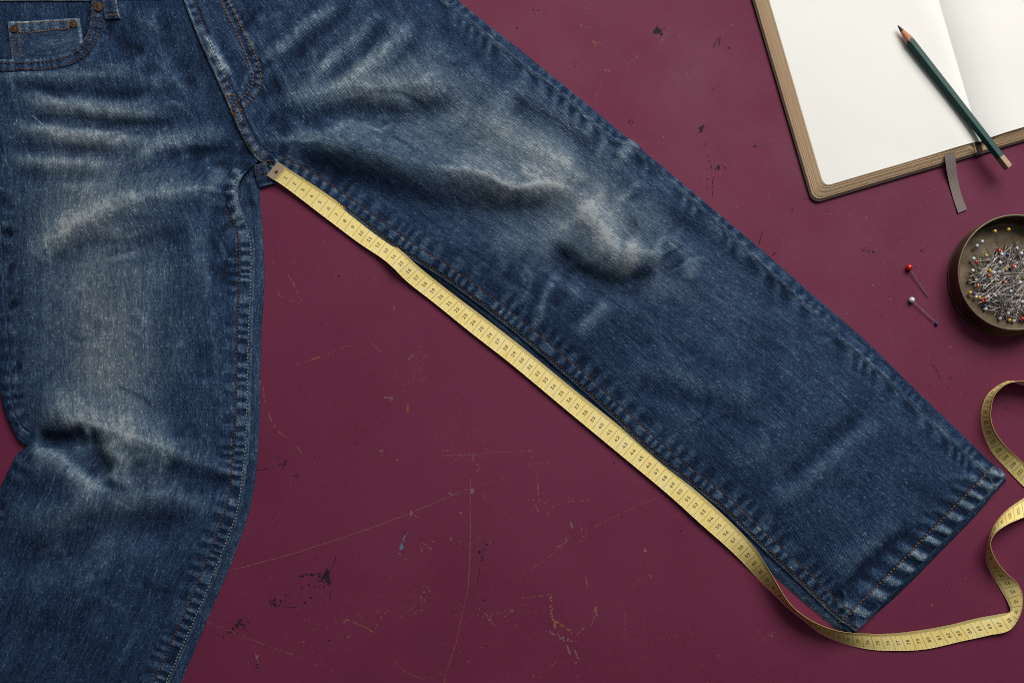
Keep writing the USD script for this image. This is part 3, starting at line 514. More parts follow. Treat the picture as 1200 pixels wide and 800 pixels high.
        for l, a, w in (([(10,94),(80,90),(150,88),(205,94)], .04, 11), ([(16,114),(50,122),(110,130),(205,134)], .06, 11), ([(0,144),(50,154),(110,162),(185,168)], .07, 11), ([(0,186),(70,192),(150,196)], .05, 12),
                        ([(75,484),(120,499),(170,517),(228,531)], .16, 3.0), ([(60,478),(120,494),(190,514)], .12, 14), ([(30,300),(70,276),(110,254),(150,238),(205,225),(270,221)], .09, 10), ([(190,226),(235,222),(262,221)], .16, 3),
                        ([(38,134),(48,142),(55,150)], .45, 1.0), ([(8,170),(10,190),(12,200)], .25, 1.6), ([(22,532),(60,536),(95,562),(128,580)], .09, 13), ([(2,84),(14,100),(24,116)], .14, 3), ([(150,196),(190,172),(240,158),(275,160)], .12, 7),
                        ([(180,6),(181,40)], .05, 5), ([(160,20),(190,40)], .08, 10), ([(14,190),(14,240)], .06, 3), ([(225,110),(232,128)], .07, 10), ([(56,180),(58,300),(60,440)], .06, 2.2), ([(78,200),(79,330)], .06, 2.0)):
            wear += stroke(warp, l, a, w, w, end=.3)
        for l, a, w in (([(10,94),(80,90),(150,88),(205,94)], .08, 13), ([(10,114),(50,122),(110,130),(205,134)], .15, 12), ([(0,144),(50,154),(110,162),(185,168)], .17, 12), ([(0,186),(70,192),(150,196)], .11, 13)): grey = np.clip(grey + stroke(warp, l, a, w, w, end=.35), 0, 1)
        low = smooth01((P[..., 1] - 590) / 60); wear -= .05 * low
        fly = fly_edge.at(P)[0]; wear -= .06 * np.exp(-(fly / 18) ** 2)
    wear = wear + np.clip(.06 * (z - gaussian_filter(z, 14)), -.10, .08) + np.clip(.17 * (z - gaussian_filter(z, 4)), -.11, .10)
    wear = wear * (1 + .45 * noise2(P, 4.5, 101)) + .04 * noise2(P, 3.0, 103, 1); grey = grey * (1 + .35 * noise2(P, 8, 102))
    return np.maximum(z, 1.2), np.clip(wear, -.2, .8), np.clip(grey, 0, 1)

def panel(pairs_l, pairs_r, rows, cols, which, skirts):
    """cloth between two outlines, as a fine sheet with rolled edges"""
    k = len(pairs_l); both = spline(np.hstack([pairs_l, pairs_r]), n=rows)
    a, b = both[:, :2], both[:, 2:]; u = np.linspace(0, 1, cols)[None, :, None]
    P = a[:, None] * (1 - u) + b[:, None] * u
    z, wear, grey = relief(P, which)
    mid = (a + b) / 2; v = np.concatenate([[0], np.cumsum(np.linalg.norm(np.diff(mid, axis=0), axis=1))]); wid = np.linalg.norm(b - a, axis=1); wid = gaussian_filter(wid, 60)
    st = np.stack([(np.linspace(0, 1, cols)[None] - .5) * wid[:, None], np.broadcast_to(v[:, None], P.shape[:2])], -1) / 1.2
    return P, z, wear, grey, st
ROLL = [(.9, -.5, 0), (1.1, -1.3, 0), (.3, -2.1, 0), (-6, -3.4, 0), (-22, -5.0, 0)]
def rolled(P, z, wear, grey, st, sides):
    """turn the cloth under along the given sides: 0/1 first/last column, 2/3 first/last row"""
    for s in sides:
        tr = s >= 2
        f = (lambda x: np.swapaxes(x, 0, 1)) if tr else (lambda x: x)
        P, z, wear, grey, st = map(f, (P, z, wear, grey, st)); i, j = (0, 1) if s % 2 == 0 else (-1, -2)
        B, n = P[:, i], P[:, i] - P[:, j + (2 if i == 0 else -2)]; n = n / (np.linalg.norm(n, axis=1, keepdims=True) + 1e-9)
        from scipy.ndimage import gaussian_filter1d
        n = gaussian_filter1d(n, 3, axis=0)
        eP = [B + n * o for o, _, _ in ROLL]; ez = [np.maximum(z[:, i] + dz, .4) for _, dz, _ in ROLL]
        ew = [wear[:, i] + (.1 if k < 2 else -.05) for k in range(len(ROLL))]; eg = [grey[:, i]] * len(ROLL); es = [st[:, i] + (st[:, i] - st[:, j]) * (k + 1) for k in range(len(ROLL))]
        o = slice(None, None, -1) if i == 0 else slice(None)
        cat = lambda e, x: np.concatenate([np.stack(e, 1)[:, o], x] if i == 0 else [x, np.stack(e, 1)], 1)
        P, z, wear, grey, st = cat(eP, P), cat(ez, z), cat(ew, wear), cat(eg, grey), cat(es, st)
        P, z, wear, grey, st = map(f, (P, z, wear, grey, st))
    return P, z, wear, grey, st
def emit(parent, name, g, m='denim', label=None):
    P, z, wear, grey, st = g; v = world(P, z).reshape(-1, 3); f = upward(v, grid_faces(*P.shape[:2]))
    return part(parent, name, (v, f), m, smooth=True, uv=st.reshape(-1, 2), attrs={'wear': wear.ravel(), 'grey': grey.ravel()}, label=label)
gl = panel(L_L, L_R, 900, 290, 'left', None)
gr = panel(R_L, R_R, 1060, 320, 'right', None)
emit(jeans, 'front_panel', rolled(*gl, [1, 0, 2]), label='upright leg with whisker fades and a deep knee fold')
emit(jeans, 'front_panel', rolled(*gr, [0, 1, 3, 2]), label='slanting leg with worn grey thigh and knee')
cloth_xy = np.vstack([gl[0].reshape(-1, 2), gr[0].reshape(-1, 2)]); cloth_z = np.concatenate([gl[1].ravel(), gr[1].ravel()])
TL, TR = cKDTree(gl[0].reshape(-1, 2)), cKDTree(gr[0].reshape(-1, 2)); ZL, ZR = gl[1].ravel(), gr[1].ravel()
def height(p, on='both'):
    p = np.asarray(p, float); out = np.full(p.shape[:-1], -9.0)
    for t, z, k in ((TL, ZL, 'left'), (TR, ZR, 'right')):
        if on in ('both', k):
            d, i = t.query(p.reshape(-1, 2), k=4); h = (z[i] / (d + .05)).sum(1) / (1 / (d + .05)).sum(1)
            h = np.where(d[:, 0] < 2.5, h, -9).reshape(p.shape[:-1]); out = np.maximum(out, h)
    return np.where(out < 0, 2.0, out)

# the back of each leg, showing as a lower fold along the inseam
def back_strip(name, outer, inner, rows, cols, ztop, wearlift, seed, z0=1.0, extra=None):
    both = spline(np.hstack([q(outer, 4), q(inner, 4)]), n=rows); a, b = both[:, :2], both[:, 2:]; u = np.linspace(0, 1, cols)
    P = a[:, None] * (1 - u)[None, :, None] + b[:, None] * u[None, :, None]
    d = np.linalg.norm(P - a[:, None], axis=-1); z = z0 + ztop * np.sqrt(1 - (1 - np.clip(d / 7.0, 0, 1)) ** 2) + .25 * noise2(P, 14, seed) + .3 * noise2(P, 40, seed + 1)
    wear = .07 + .10 * noise2(P, 12, seed + 2) + wearlift * np.exp(-(d / 2.2) ** 2); v = np.concatenate([[0], np.cumsum(np.linalg.norm(np.diff(a, axis=0), axis=1))])
    st = np.stack([d, np.broadcast_to(v[:, None], d.shape)], -1) / 1.2 + 400
    if extra: z = z + extra(P)
    g = rolled(P, z, wear, np.zeros_like(z) + .05, st, [0])
    return emit(jeans, name, (g[0], np.maximum(g[1], .3), *g[2:]), 'denim')
back_strip('back_panel', [(303,200),(303,216),(303,236),(306,272),(307.5,330),(304,400),(302,500),(297,563),(288.5,603),(273.5,648),(251,702),(228.5,755),(208.5,804),(197,834)],
           [(280,196),(275,226),(278,250),(284,282),(286,335),(272,400),(270,500),(266,560),(256,596),(238,640),(214,696),(192,748),(172,798),(160,826)], 640, 26, 2.2, .03, 71, z0=.4, extra=lambda P: 4.2 * stroke(P, [(291,204),(294,212),(296,224),(301,246)], 1, 5, 6, z=5, end=.3))
back_strip('back_panel', [(330,203),(364,222),(411,254),(465,296),(517,331),(598,396),(695,479),(769,547),(844,611),(893,659),(930,693),(968,725),(984,737),(1001,737)],
           [(350,200),(390,222),(436,250),(498,292),(560,330),(640,390),(730,465),(806,532),(880,596),(930,640),(968,672),(996,700),(1008,712),(1016,720)], 820, 26, 2.4, .06, 81, z0=.4)
# the back half of the hem, peeping out under the front's hem
hb = spline(q([(996,743),(1050,698),(1100,648),(1142,605),(1170,573),(1180,562)], 3), n=220); hn = normals2(hb)
inner = hb - hn * 0
cols = np.array([0, 1, 2.5, 4, 6, 9, 14, 20.]); sgn = -1 if np.dot(hn[110], np.array([900, 600]) - hb[110]) < 0 else 1
P = hb[:, None] + sgn * hn[:, None] * cols[None, :, None]; z = 1.0 + 2.6 * np.sqrt(1 - (1 - np.clip(cols / 5, 0, 1)) ** 2)[None] + .3 * noise2(P, 10, 91)
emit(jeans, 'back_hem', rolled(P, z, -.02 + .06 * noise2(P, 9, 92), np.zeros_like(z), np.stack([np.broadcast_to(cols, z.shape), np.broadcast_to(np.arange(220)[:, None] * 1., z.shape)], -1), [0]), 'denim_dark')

# pieces of cloth sewn on the front
def patch(name, outline_a, outline_b, rows, cols, lift, on, zc=15, wear=0.0, edge_wear=.2, grey=0., seed=1, parent=None, edges=(0, 1, 2, 3), extra=None, m='denim', sagging=0.0, planar=False, ripple=None):
    fa, fb = (np.asarray(outline_a, float), np.asarray(outline_b, float)) if planar else (q(outline_a, zc), q(outline_b, zc))
    both = spline(np.hstack([fa, fb]), n=rows); a, b = both[:, :2], both[:, 2:]; u = np.linspace(0, 1, cols)
    P = a[:, None] * (1 - u)[None, :, None] + b[:, None] * u[None, :, None]
    z = height(P, on); z = gaussian_filter(z, 1.5) + lift + .10 * noise2(P, 9, seed)
    wid = np.linalg.norm(b - a, axis=1).mean(); ln = np.linalg.norm(np.diff((a + b) / 2, axis=0), axis=1).sum()
    e = np.full(z.shape, 99.0)
    du, dv = u[None] * wid, np.linspace(0, ln, rows)[:, None]
    for k, d in ((0, du), (1, wid - du), (2, dv), (3, ln - dv)):
        if k in edges: e = np.minimum(e, d)
    z = z - .35 * np.exp(-(e / 1.2) ** 2)
    w = wear + .07 * noise2(P, 8, seed + 3) + edge_wear * np.exp(-(e / 2.0) ** 2)
    if ripple:
        rr = wave(np.broadcast_to(dv, z.shape) + 0., ripple[0], seed + 5); z = z + ripple[1] * rr; w = w + ripple[2] * np.clip(rr, -1, 1)
    if extra: z, w = extra(P, z, w, du, dv, wid, ln)
    st = np.stack([np.broadcast_to(du, z.shape), np.broadcast_to(dv, z.shape)], -1) / 1.2 + seed * 57
    g = rolled(P, z, w, np.full(z.shape, grey), st, [k for k in edges])
    mm = emit(parent or jeans, name, (g[0], np.maximum(g[1], .3), *g[2:]), m)
    return mm
def offset(line, d):
    return line + normals2(line) * d
pl = spline(POCKET, n=40); side_out = 1 if not pocket_area.contains(Point(offset(pl, 4)[20])) else -1
patch('pocket_hem', offset(pl, -side_out * .8), offset(pl, side_out * 13.0), 360, 22, .85, 'left', wear=.03, edge_wear=.30, seed=5, edges=(0,), ripple=(9.5, .25, .10), planar=True)
coin = patch('coin_pocket', [(10.5,27.5),(38,26.8),(66,25.2),(93,23.5)], [(16,73),(45,72),(73,67.5),(97,54)], 130, 80, 1.7, 'left', wear=.04, edge_wear=.34, grey=.10, seed=6, edges=(0, 2, 3),
      extra=lambda P, z, w, du, dv, wid, ln: (z + .5 * band(np.broadcast_to(du, z.shape), -5, 11, 3) + .9 * blob(P, 60, 55, 22, 12) + .5 * noise2(P, 12, 77), w + .16 * blob(P, 62, 52, 24, 10) + .10 * noise2(P, 11, 78) + .12 * band(np.broadcast_to(du, z.shape), -5, 11, 3) * (1 + wave(np.broadcast_to(dv, z.shape) + 0., 11, 9))))
patch('waistband', [(-44,-34),(60,-34),(140,-34),(222,-34)], [(-44,2.2),(60,1.6),(140,1.4),(219,.6)], 260, 30, 2.2, 'left', wear=.05, edge_wear=.5, seed=8, edges=(1,))
loop = patch('belt_loop', [(121.5,-34),(123,-4),(124.5,12),(126.5,25)], [(136.5,-34),(137.5,-4),(139.5,12),(142,24)], 70, 26, 3.6, 'left', wear=.08, edge_wear=.28, seed=9, ripple=(9, .2, .05),
      extra=lambda P, z, w, du, dv, wid, ln: (z + 1.1 * np.exp(-((du / wid - .5) / .3) ** 2) * smooth01((ln - dv) / 14) + .2 * np.exp(-((dv - ln + 6) / 2.5) ** 2), w - .12 * np.exp(-((du / wid - .5) / .22) ** 2) * np.ones_like(w)))
patch('crotch_seam', [(297,191),(297.5,199),(299,207),(301,214)], [(309,188),(311,196),(314,204),(316,210)], 40, 24, 1.2, 'both', wear=.05, edge_wear=.16, seed=10, edges=(0, 1, 3), ripple=(7, .3, .1),
      extra=lambda P, z, w, du, dv, wid, ln: (np.maximum(z * 0 + 9.5 - 5.0 * (dv / ln) ** 2, 3) + .4 * noise2(P, 6, 3), w))
# stitches
def stitches(name, line, thread_mat, on='both', pitch=4.1, lift=.55, r=.66, z=None, parent=None, tilt=.0):
    l = spline(line, step=pitch); mids = (l[:-1] + l[1:]) / 2; t = np.diff(l, axis=0); L = np.linalg.norm(t, axis=1, keepdims=True); t = t / L
    V, F, n = [], [], 0
    for i in range(len(mids)):
        h = .36 * L[i, 0]; nn = np.array([-t[i, 1], t[i, 0]]); tt = t[i] + nn * (tilt + rng.normal(0, .06)); off = nn * rng.normal(0, .18)
        s = np.array([-1, -.72, 0, .72, 1]); rad = np.array([.25, .8, 1., .8, .25]) * r; drop = np.array([-.55, -.12, 0, -.12, -.55]) * 1.0
        pts = mids[i] + off + s[:, None] * h * tt; zz = (height(pts, on) if z is None else np.full(5, z)).mean() * .4 + (height(pts, on) if z is None else np.full(5, z)) * .6 + lift + drop
        c = world(pts, zz); d = world(pts[-1:], 0)[0] - world(pts[:1], 0)[0]; d /= np.linalg.norm(d); bi = np.array([-d[1], d[0], 0])
        g = np.arange(6) / 6 * 2 * math.pi
        v = c[:, None] + (rad / 1000)[:, None, None] * (np.cos(g)[None, :, None] * bi + np.sin(g)[None, :, None] * np.array([0, 0, 1.]))
        V.append(v.reshape(-1, 3)); a, b = np.meshgrid(np.arange(4), np.arange(6), indexing='ij')
        f = np.stack([a*6 + b, a*6 + (b+1) % 6, (a+1)*6 + (b+1) % 6, (a+1)*6 + b], -1).reshape(-1, 4); F.append(f + n); n += 30
    v, f = np.vstack(V), np.vstack(F); m = trimesh.Trimesh(v, np.vstack([f[:, [0, 1, 2]], f[:, [0, 2, 3]]]), process=False); m.fix_normals()
    return part(parent or jeans, name, m, thread_mat, smooth=True, kind='stuff')
def inside(edge_line, d, toward):
    l = np.asarray(edge_line); n = normals2(l); k = len(l) // 2
    return l + n * (d if np.dot(n[k], np.asarray(toward) - l[k]) > 0 else -d)
il, ir = inseam_l.line, inseam_r.line
stitches('stitching', inside(il, 3.0, (150, 500))[6:], 'pale_thread', 'left', 3.9)
stitches('stitching', inside(il, 15.5, (150, 500))[40:], 'brown_thread', 'left', 4.1)
stitches('stitching', inside(ir, 3.0, (800, 300))[4:], 'brown_thread', 'right', 4.1)
stitches('stitching', inside(ir, 15.0, (800, 300))[4:-14], 'brown_thread', 'right', 4.1)
stitches('stitching', HEMLINE, 'orange_thread', 'right', 4.6)
stitches('stitching', spline(q([(1150,552),(1160,562),(1166,571)], ZE), n=20), 'pale_thread', 'right', 3.6, r=.4)
fl = fly_edge.line
stitches('stitching', inside(fl, 10.0, (400, 60))[20:-6], 'brown_thread', 'right', 4.2)
stitches('stitching', inside(fl, 3.0, (400, 60))[150:], 'brown_thread', 'right', 4.2)
stitches('stitching', q([(250,-18),(258,0),(268,20),(279,42),(288,64),(294,80),(297,93),(295,104),(287,114),(278,122),(270,130)], 16), 'orange_thread', 'right', 4.2)
stitches('stitching', q([(257,-18),(266,0),(277,20),(288,42),(298,62),(304,78),(306,92),(303,106),(294,119),(284,129),(275,137)], 16), 'orange_thread', 'right', 4.2)
stitches('bar_tack', q([(265.5,117.5),(270,114.5),(277,113)], 16), 'orange_thread', 'right', 1.6, r=.6, tilt=.5)
stitches('bar_tack', q([(270,131),(276,137)], 16), 'orange_thread', 'right', 1.7, r=.5, tilt=.5)
stitches('stitching', offset(pl, side_out * 3.0)[1:], 'brown_thread', 'left', 4.2, lift=1.25)
stitches('stitching', offset(pl, side_out * 11.0)[1:], 'brown_thread', 'left', 4.2, lift=1.25)
stitches('stitching', q([(22,29),(52,27),(81,25.5)], 16), 'orange_thread', 'left', 3.6, lift=2.2, parent=coin)
stitches('stitching', q([(22,39),(40,39),(60,36.5),(82,34.5)], 16), 'orange_thread', 'left', 3.6, lift=2.2, parent=coin)
stitches('stitching', q([(14,42),(15,54),(17.5,68)], 16), 'brown_thread', 'left', 3.6, lift=1.7, parent=coin)
stitches('stitching', q([(22.5,42),(24,55),(27,68)], 16), 'orange_thread', 'left', 3.6, lift=1.7, parent=coin)
stitches('bar_tack', q([(22.3,28),(22.8,40)], 16), 'orange_thread', 'left', 1.7, lift=2.3, tilt=.4, parent=coin); stitches('bar_tack', q([(79.7,25),(80.5,36)], 16), 'orange_thread', 'left', 1.7, lift=2.3, tilt=.4, parent=coin)
stitches('bar_tack', q([(127.5,20.5),(134,20),(140,19.5)], 19), 'orange_thread', 'left', 1.6, lift=4.3, r=.55, tilt=.5, parent=loop)
stitches('stitching', q([(126,-20),(127,0),(129,18)], 19), 'brown_thread', 'left', 4.0, lift=4.0, parent=loop); stitches('stitching', q([(134.5,-20),(135.5,0),(137.6,18)], 19), 'brown_thread', 'left', 4.0, lift=4.0, parent=loop)
stitches('stitching', q([(301,193),(302.5,202),(304,211)], 9), 'brown_thread', 'left', 3.4, z=9.6); stitches('stitching', q([(307,192),(309,200),(311,208)], 9), 'brown_thread', 'left', 3.4, z=9.6)
stitches('stitching', q([(296,194),(305,191),(316,188),(323,187)], 11), 'brown_thread', 'both', 3.4, lift=1.2)
def rivet(x, y, on, lift, r, m='copper', parent=None):
    p = q((x, y), 18); z = height(p[None], on)[0] + lift
    g = lathe([(r * 1.02, -1.2), (r, -.1), (r * .93, .25), (r * .78, .34), (r * .6, .24), (r * .42, .26), (r * .30, .42), (r * .12, .46), (0.001, .46)], 28)
    g.apply_scale(.001); g.apply_translation(world(p[None], z)[0])
    rv = part(parent or jeans, 'rivet', g, m, smooth=30)
    c = lathe([(r * .27, 0), (r * .2, .2), (.001, .22)], 16); c.apply_translation((0, 0, .38)); c.apply_scale(.001); c.apply_translation(world(p[None], z)[0])
    if parent is None: part(rv, 'rivet_pin', c, 'dark_copper', smooth=True)
rivet(16.3, 34, 'left', 2.6, 3.9, parent=coin); rivet(86, 28.5, 'left', 2.6, 3.8, parent=coin); rivet(116, 9.5, 'left', 1.7, 4.6)

# ------------------------------------------------------------------ the tape measure
tape = thing('tape_measure', 'yellow cloth tape measure laid along the inner leg seam and curling at its far end', 'tape measure')
TW = 22.0                                    # width in plan units
# upper edge, lower edge, height of each edge (mm)
T = [((325,190),(313,205),12.5,8.5), ((346,203),(333,218.5),8,5.5), ((395,236),(381,255),4.0,3.6), ((435,267),(421,285),3.4,3.6), ((461,286),(448,303),4.6,5.4), ((476,299),(461,314),7.6,7.8), ((492,313.5),(476,329),5.2,4.8), ((525,340),(509,355),3.4,3.2),
     ((566,371),(551,389),3.4,3.4), ((610,405),(596,424),3.4,3.4), ((682,464),(667,483),3.4,3.4), ((735,506),(719,526),3.4,3.4), ((800,561),(784,580),4.2,3.8), ((842,598),(825,617),5.0,4.2), ((866,621),(849,638),8,3.6),
     ((884,641),(868,656),12,2.6), ((901,667),(888,677),16,1.6), ((914,689),(906,694),18,1.0), ((927,708),(924,711),19,1.0), ((945,723),(944,727),19,1.0), ((964,733),(962,741),18,1.0), ((986,739.5),(987,752.5),15.5,1.0),
     ((1013,742),(1017,760),9,1.0), ((1042,742),(1050,762),5.5,1.5), ((1075,738.5),(1085,760),4,1.8), ((1112,732),(1126,751),3.5,2.2), ((1145,724),(1158,744),3.5,3.5), ((1172,719),(1184,737),4,6), ((1184,716),(1196,719),4,11), ((1181,705),(1198.5,699),2,11),
     ((1172,689),(1193,684),1,11), ((1162,671),(1178,669.5),1,14), ((1156,655),(1166,653),1,17.5), ((1156.5,641),(1161,638),1.0,19), ((1162,620),(1165.5,625.5),1.5,18.5), ((1176,601),(1179,615),1.5,16), ((1200,583),(1204,604),2,9), ((1228,565),(1246,586),6,6),
     ((1244,538),(1268,545),7,12), ((1248,508),(1267,502),11,10), ((1240,480),(1252,466),17,4), ((1222,452),(1224,452),19,1), ((1203,446.5),(1202,450.5),19,1), ((1184,448),(1184,446),19,1), ((1174,453.5),(1170,451.5),18,1), ((1165,464),(1157,462.5),17,1), ((1161.5,478),(1151,477),16.5,1),
     ((1161.5,491.5),(1150,492),16,1), ((1166,505),(1153,508),15,1), ((1178,522),(1163,530),12.5,1), ((1192,535),(1178,547),10,1), ((1211,553),(1200,570),8,1), ((1226,568),(1214,583),7,1)]
ta = np.array([[*q(a, za), za] for a, b, za, zb in T]); tb_ = np.array([[*q(b, zb), zb] for a, b, za, zb in T])
TS = spline(np.hstack([ta, tb_]), n=1600)
cen = (TS[:, :3] + TS[:, 3:]) / 2; sc = np.array([1, 1, 1.2])
slen = np.concatenate([[0], np.cumsum(np.linalg.norm(np.diff(cen * sc, axis=0), axis=1))])   # plan units
def on_tape(s, u, up=0.0):
    """point at s along the tape, u across (0 lower edge, 1 upper edge), raised by up mm"""
    s, u = np.asarray(s, float), np.asarray(u, float)
    R = np.stack([np.interp(s, slen, c) for c in TS.T], -1); a, b = R[..., :3], R[..., 3:]
    p = b * (1 - u[..., None]) + a * u[..., None]
    R2 = np.stack([np.interp(s + 1, slen, c) for c in TS.T], -1); R1 = np.stack([np.interp(s - 1, slen, c) for c in TS.T], -1)
    t = ((R2[..., :3] + R2[..., 3:]) - (R1[..., :3] + R1[..., 3:])) / 2; w = a - b
    tw, ww = t * [1, -1, 1.2], w * [1, -1, 1.2]; n = np.cross(tw, ww); n /= np.linalg.norm(n, axis=-1, keepdims=True) + 1e-9
    flip = np.where((n[..., 2:] < -.0), -1, 1); n = n * FLIP
    return world(p[..., :2], p[..., 2]) + n * up / 1000
FLIP = 1.0
_m = np.cross((cen[10] - cen[5]) * [1, -1, 1.2], (TS[5, :3] - TS[5, 3:]) * [1, -1, 1.2]); FLIP = 1.0 if _m[2] > 0 else -1.0
ss = slen[::2]; uu = np.linspace(0, 1, 9); S, U = np.meshgrid(ss, uu, indexing='ij')
top = on_tape(S, U, .22 + .25 * 0); bot = on_tape(S, U, -.22)
r_, c_ = S.shape; ft_ = grid_faces(r_, c_); n0 = r_ * c_
ring = np.concatenate([np.arange(r_) * c_, (r_ - 1) * c_ + np.arange(1, c_), (np.arange(r_ - 2, -1, -1)) * c_ + c_ - 1, np.arange(c_ - 2, 0, -1)])
sidef = np.stack([ring, np.roll(ring, -1), np.roll(ring, -1) + n0, ring + n0], 1)
tv = np.vstack([top.reshape(-1, 3), bot.reshape(-1, 3)]); tf = np.vstack([ft_, ft_[:, ::-1] + n0, sidef]); tm = trimesh.Trimesh(tv, np.vstack([tf[:, [0, 1, 2]], tf[:, [0, 2, 3]]]), process=False)
n_ = tm.face_normals[:50].mean(0)
if n_[2] < 0: tm.invert()
tuv = np.tile(np.stack([U.ravel() * 18, S.ravel() / 1.2], 1), (2, 1))
from trimesh.graph import smooth_shade
part(tape, 'tape', tm, 'tape_cloth', smooth=True, uv=tuv)
CM = 12.0
TIP = 12.0
V, F, nv = [], [], 0
def quad_on_tape(s0, s1, u0, u1, seg=3):
    global nv
    u = np.linspace(u0, u1, seg + 1); g = on_tape(np.array([[s0] * (seg + 1), [s1] * (seg + 1)]), np.array([u, u]), .30)
    V.append(g.reshape(-1, 3)); k = np.arange(seg); F.append(np.stack([k, k + 1, k + seg + 2, k + seg + 1], 1) + nv); nv += 2 * (seg + 1)
total = slen[-1]; k = 0
while TIP + k * CM / 10 < total - 3:
    s = TIP + k * CM / 10
    if k % 10 == 0: quad_on_tape(s - .18, s + .18, .04, .985, 6)
    elif k % 5 == 0: quad_on_tape(s - .2, s + .2, .78, .985)
    else: quad_on_tape(s - .22, s + .22, .85, .99)
    if k % 4 == 2 and k % 10: quad_on_tape(s - .18, s + .18, .015, .10)
    k += 1
v, f = np.vstack(V), np.vstack(F); f = upward(v, f)
part(tape, 'graduation_marks', (v, f), 'ink', kind='stuff')
digits = {c: meshkit.text_mesh(c, 1.0, .01, bold=True) for c in '0123456789'}
V, F, nv = [], [], 0
n_cm = int((total - TIP) / CM)
for k in range(1, n_cm + 1):
    s = TIP + (k - .5) * CM; txt = str(k); w = sum(digits[c].bounds[1][0] + .12 for c in txt); hgt = 3.7; x = -w / 2
    for c in txt:
        m = digits[c]; vv = m.vertices; X = (x + vv[:, 0]) * hgt * .95; Y = (vv[:, 1] - .5) * hgt
        keep = np.abs(m.face_normals[:, 2] - 1) < .05
        pts = on_tape(s - Y, .46 + X / TW, .30); V.append(pts); F.append(m.faces[keep] + nv); nv += len(vv); x += m.bounds[1][0] + .12
v, f = np.vstack(V), np.vstack(F)
part(tape, 'numerals', (v, f), 'ink', kind='stuff')
# brass end
S, U = np.meshgrid(np.linspace(-.0, 10.5, 8), np.linspace(-.03, 1.03, 8), indexing='ij'); tp = on_tape(S, U, .62); bt = on_tape(S, U, -.5); r_, c_ = S.shape; n0 = r_ * c_; ftp = grid_faces(r_, c_)
ring = np.concatenate([np.arange(r_) * c_, (r_ - 1) * c_ + np.arange(1, c_), (np.arange(r_ - 2, -1, -1)) * c_ + c_ - 1, np.arange(c_ - 2, 0, -1)])
ev = np.vstack([tp.reshape(-1, 3), bt.reshape(-1, 3)]); ef = np.vstack([ftp, ftp[:, ::-1] + n0, np.stack([ring, np.roll(ring, -1), np.roll(ring, -1) + n0, ring + n0], 1)])
em = trimesh.Trimesh(ev, np.vstack([ef[:, [0, 1, 2]], ef[:, [0, 2, 3]]]), process=False); em.fix_normals()
plain('old_brass_plate', (.52, .40, .27), .5, .35, bump=(500, .3, .0003))
tip = part(tape, 'metal_end', em, 'old_brass_plate', smooth=20)
g = lathe([(1.7, -.3), (1.75, .25), (1.2, .35), (.8, .1), (.001, .05)], 20); g.apply_scale(.001); g.apply_translation(on_tape(np.array([5.4]), np.array([.5]), .6)[0]); part(tip, 'eyelet', g, 'dark_copper', smooth=30)

# ------------------------------------------------------------------ the notebook
book = thing('notebook', 'open blank notebook with dark cover and tan page edges', 'notebook')
NA = math.radians(16.4); e1, e2 = np.array([math.cos(NA), -math.sin(NA)]), np.array([-math.sin(NA), -math.cos(NA)])
NZ = 12.0
corner = q((965.5, 218.5), NZ)                # sharp corner of the top left page
def nb(u, v): return corner + np.asarray(u, float)[..., None] * e1 + np.asarray(v, float)[..., None] * e2
PW, PH = 190.0, 285.0
def rounded_rect(u0, v0, u1, v1, r, k=10, corners=(1, 1, 1, 1)):
    out = []
    for (cx, cy, a0, on) in ((u0 + r, v0 + r, 180, corners[0]), (u1 - r, v0 + r, 270, corners[1]), (u1 - r, v1 - r, 0, corners[2]), (u0 + r, v1 - r, 90, corners[3])):
        if on:
            for a in np.linspace(a0, a0 + 90, k): out.append((cx + r * math.cos(math.radians(a)), cy + r * math.sin(math.radians(a))))
        else: out.append((cx + r * (-1 if a0 in (180, 90) else 1), cy + r * (-1 if a0 in (180, 270) else 1)))
    return np.array(out)
def slab_of(outline, z0, z1):
    n = len(outline); w0, w1 = world(nb(outline[:, 0], outline[:, 1]), z0), world(nb(outline[:, 0], outline[:, 1]), z1)
    c0, c1 = w0.mean(0), w1.mean(0); v = np.vstack([w0, w1, c0, c1]); k = np.arange(n); j = (k + 1) % n
    f = np.vstack([np.stack([k, j, j + n], 1), np.stack([k, j + n, k + n], 1), np.stack([np.full(n, 2*n), j, k], 1), np.stack([np.full(n, 2*n + 1), k + n, j + n], 1)])
    m = trimesh.Trimesh(v, f, process=False); m.fix_normals(); return m
# covers
for u0, u1, cs in ((-14.6, PW - 6, (1, 0, 0, 1)), (PW + 6, 2 * PW + 14.6, (0, 1, 1, 0))):
    part(book, 'cover', slab_of(rounded_rect(u0, -13.0, u1, PH + 13.0, 11, corners=cs), .1, 2.6), 'cover_cloth', smooth=30)
part(book, 'spine', slab_of(rounded_rect(PW - 7, -13.5, PW + 7, PH + 13.5, 2.5), .3, 3.4), 'cover_cloth', smooth=30)
NL = 36
for sideq in (0, 1):
    ms = []
    for k in range(NL):
        t = (k + 1) / (NL + 1); z0 = 2.7 + (NZ - 3.2) * k / NL; z1 = 2.7 + (NZ - 3.2) * (k + .985) / NL
        ins = -12.2 + 12.0 * t ** 1.1 + rng.uniform(-.35, .35); dv = -10.5 + 10.3 * t ** 1.05 + rng.uniform(-.3, .3)
        if sideq == 0: o = rounded_rect(ins, dv, PW - 2 - 16 * t, PH - dv, 9.5 - .5 * t, corners=(1, 0, 0, 1))
        else: o = rounded_rect(PW + 2 + 26 * t, dv, 2 * PW - ins, PH - dv, 9.5 - .5 * t, corners=(0, 1, 1, 0))
        ms.append(slab_of(o, z0, z1))
    part(book, 'page_block', trimesh.util.concatenate(ms), 'page_edge', kind='stuff')
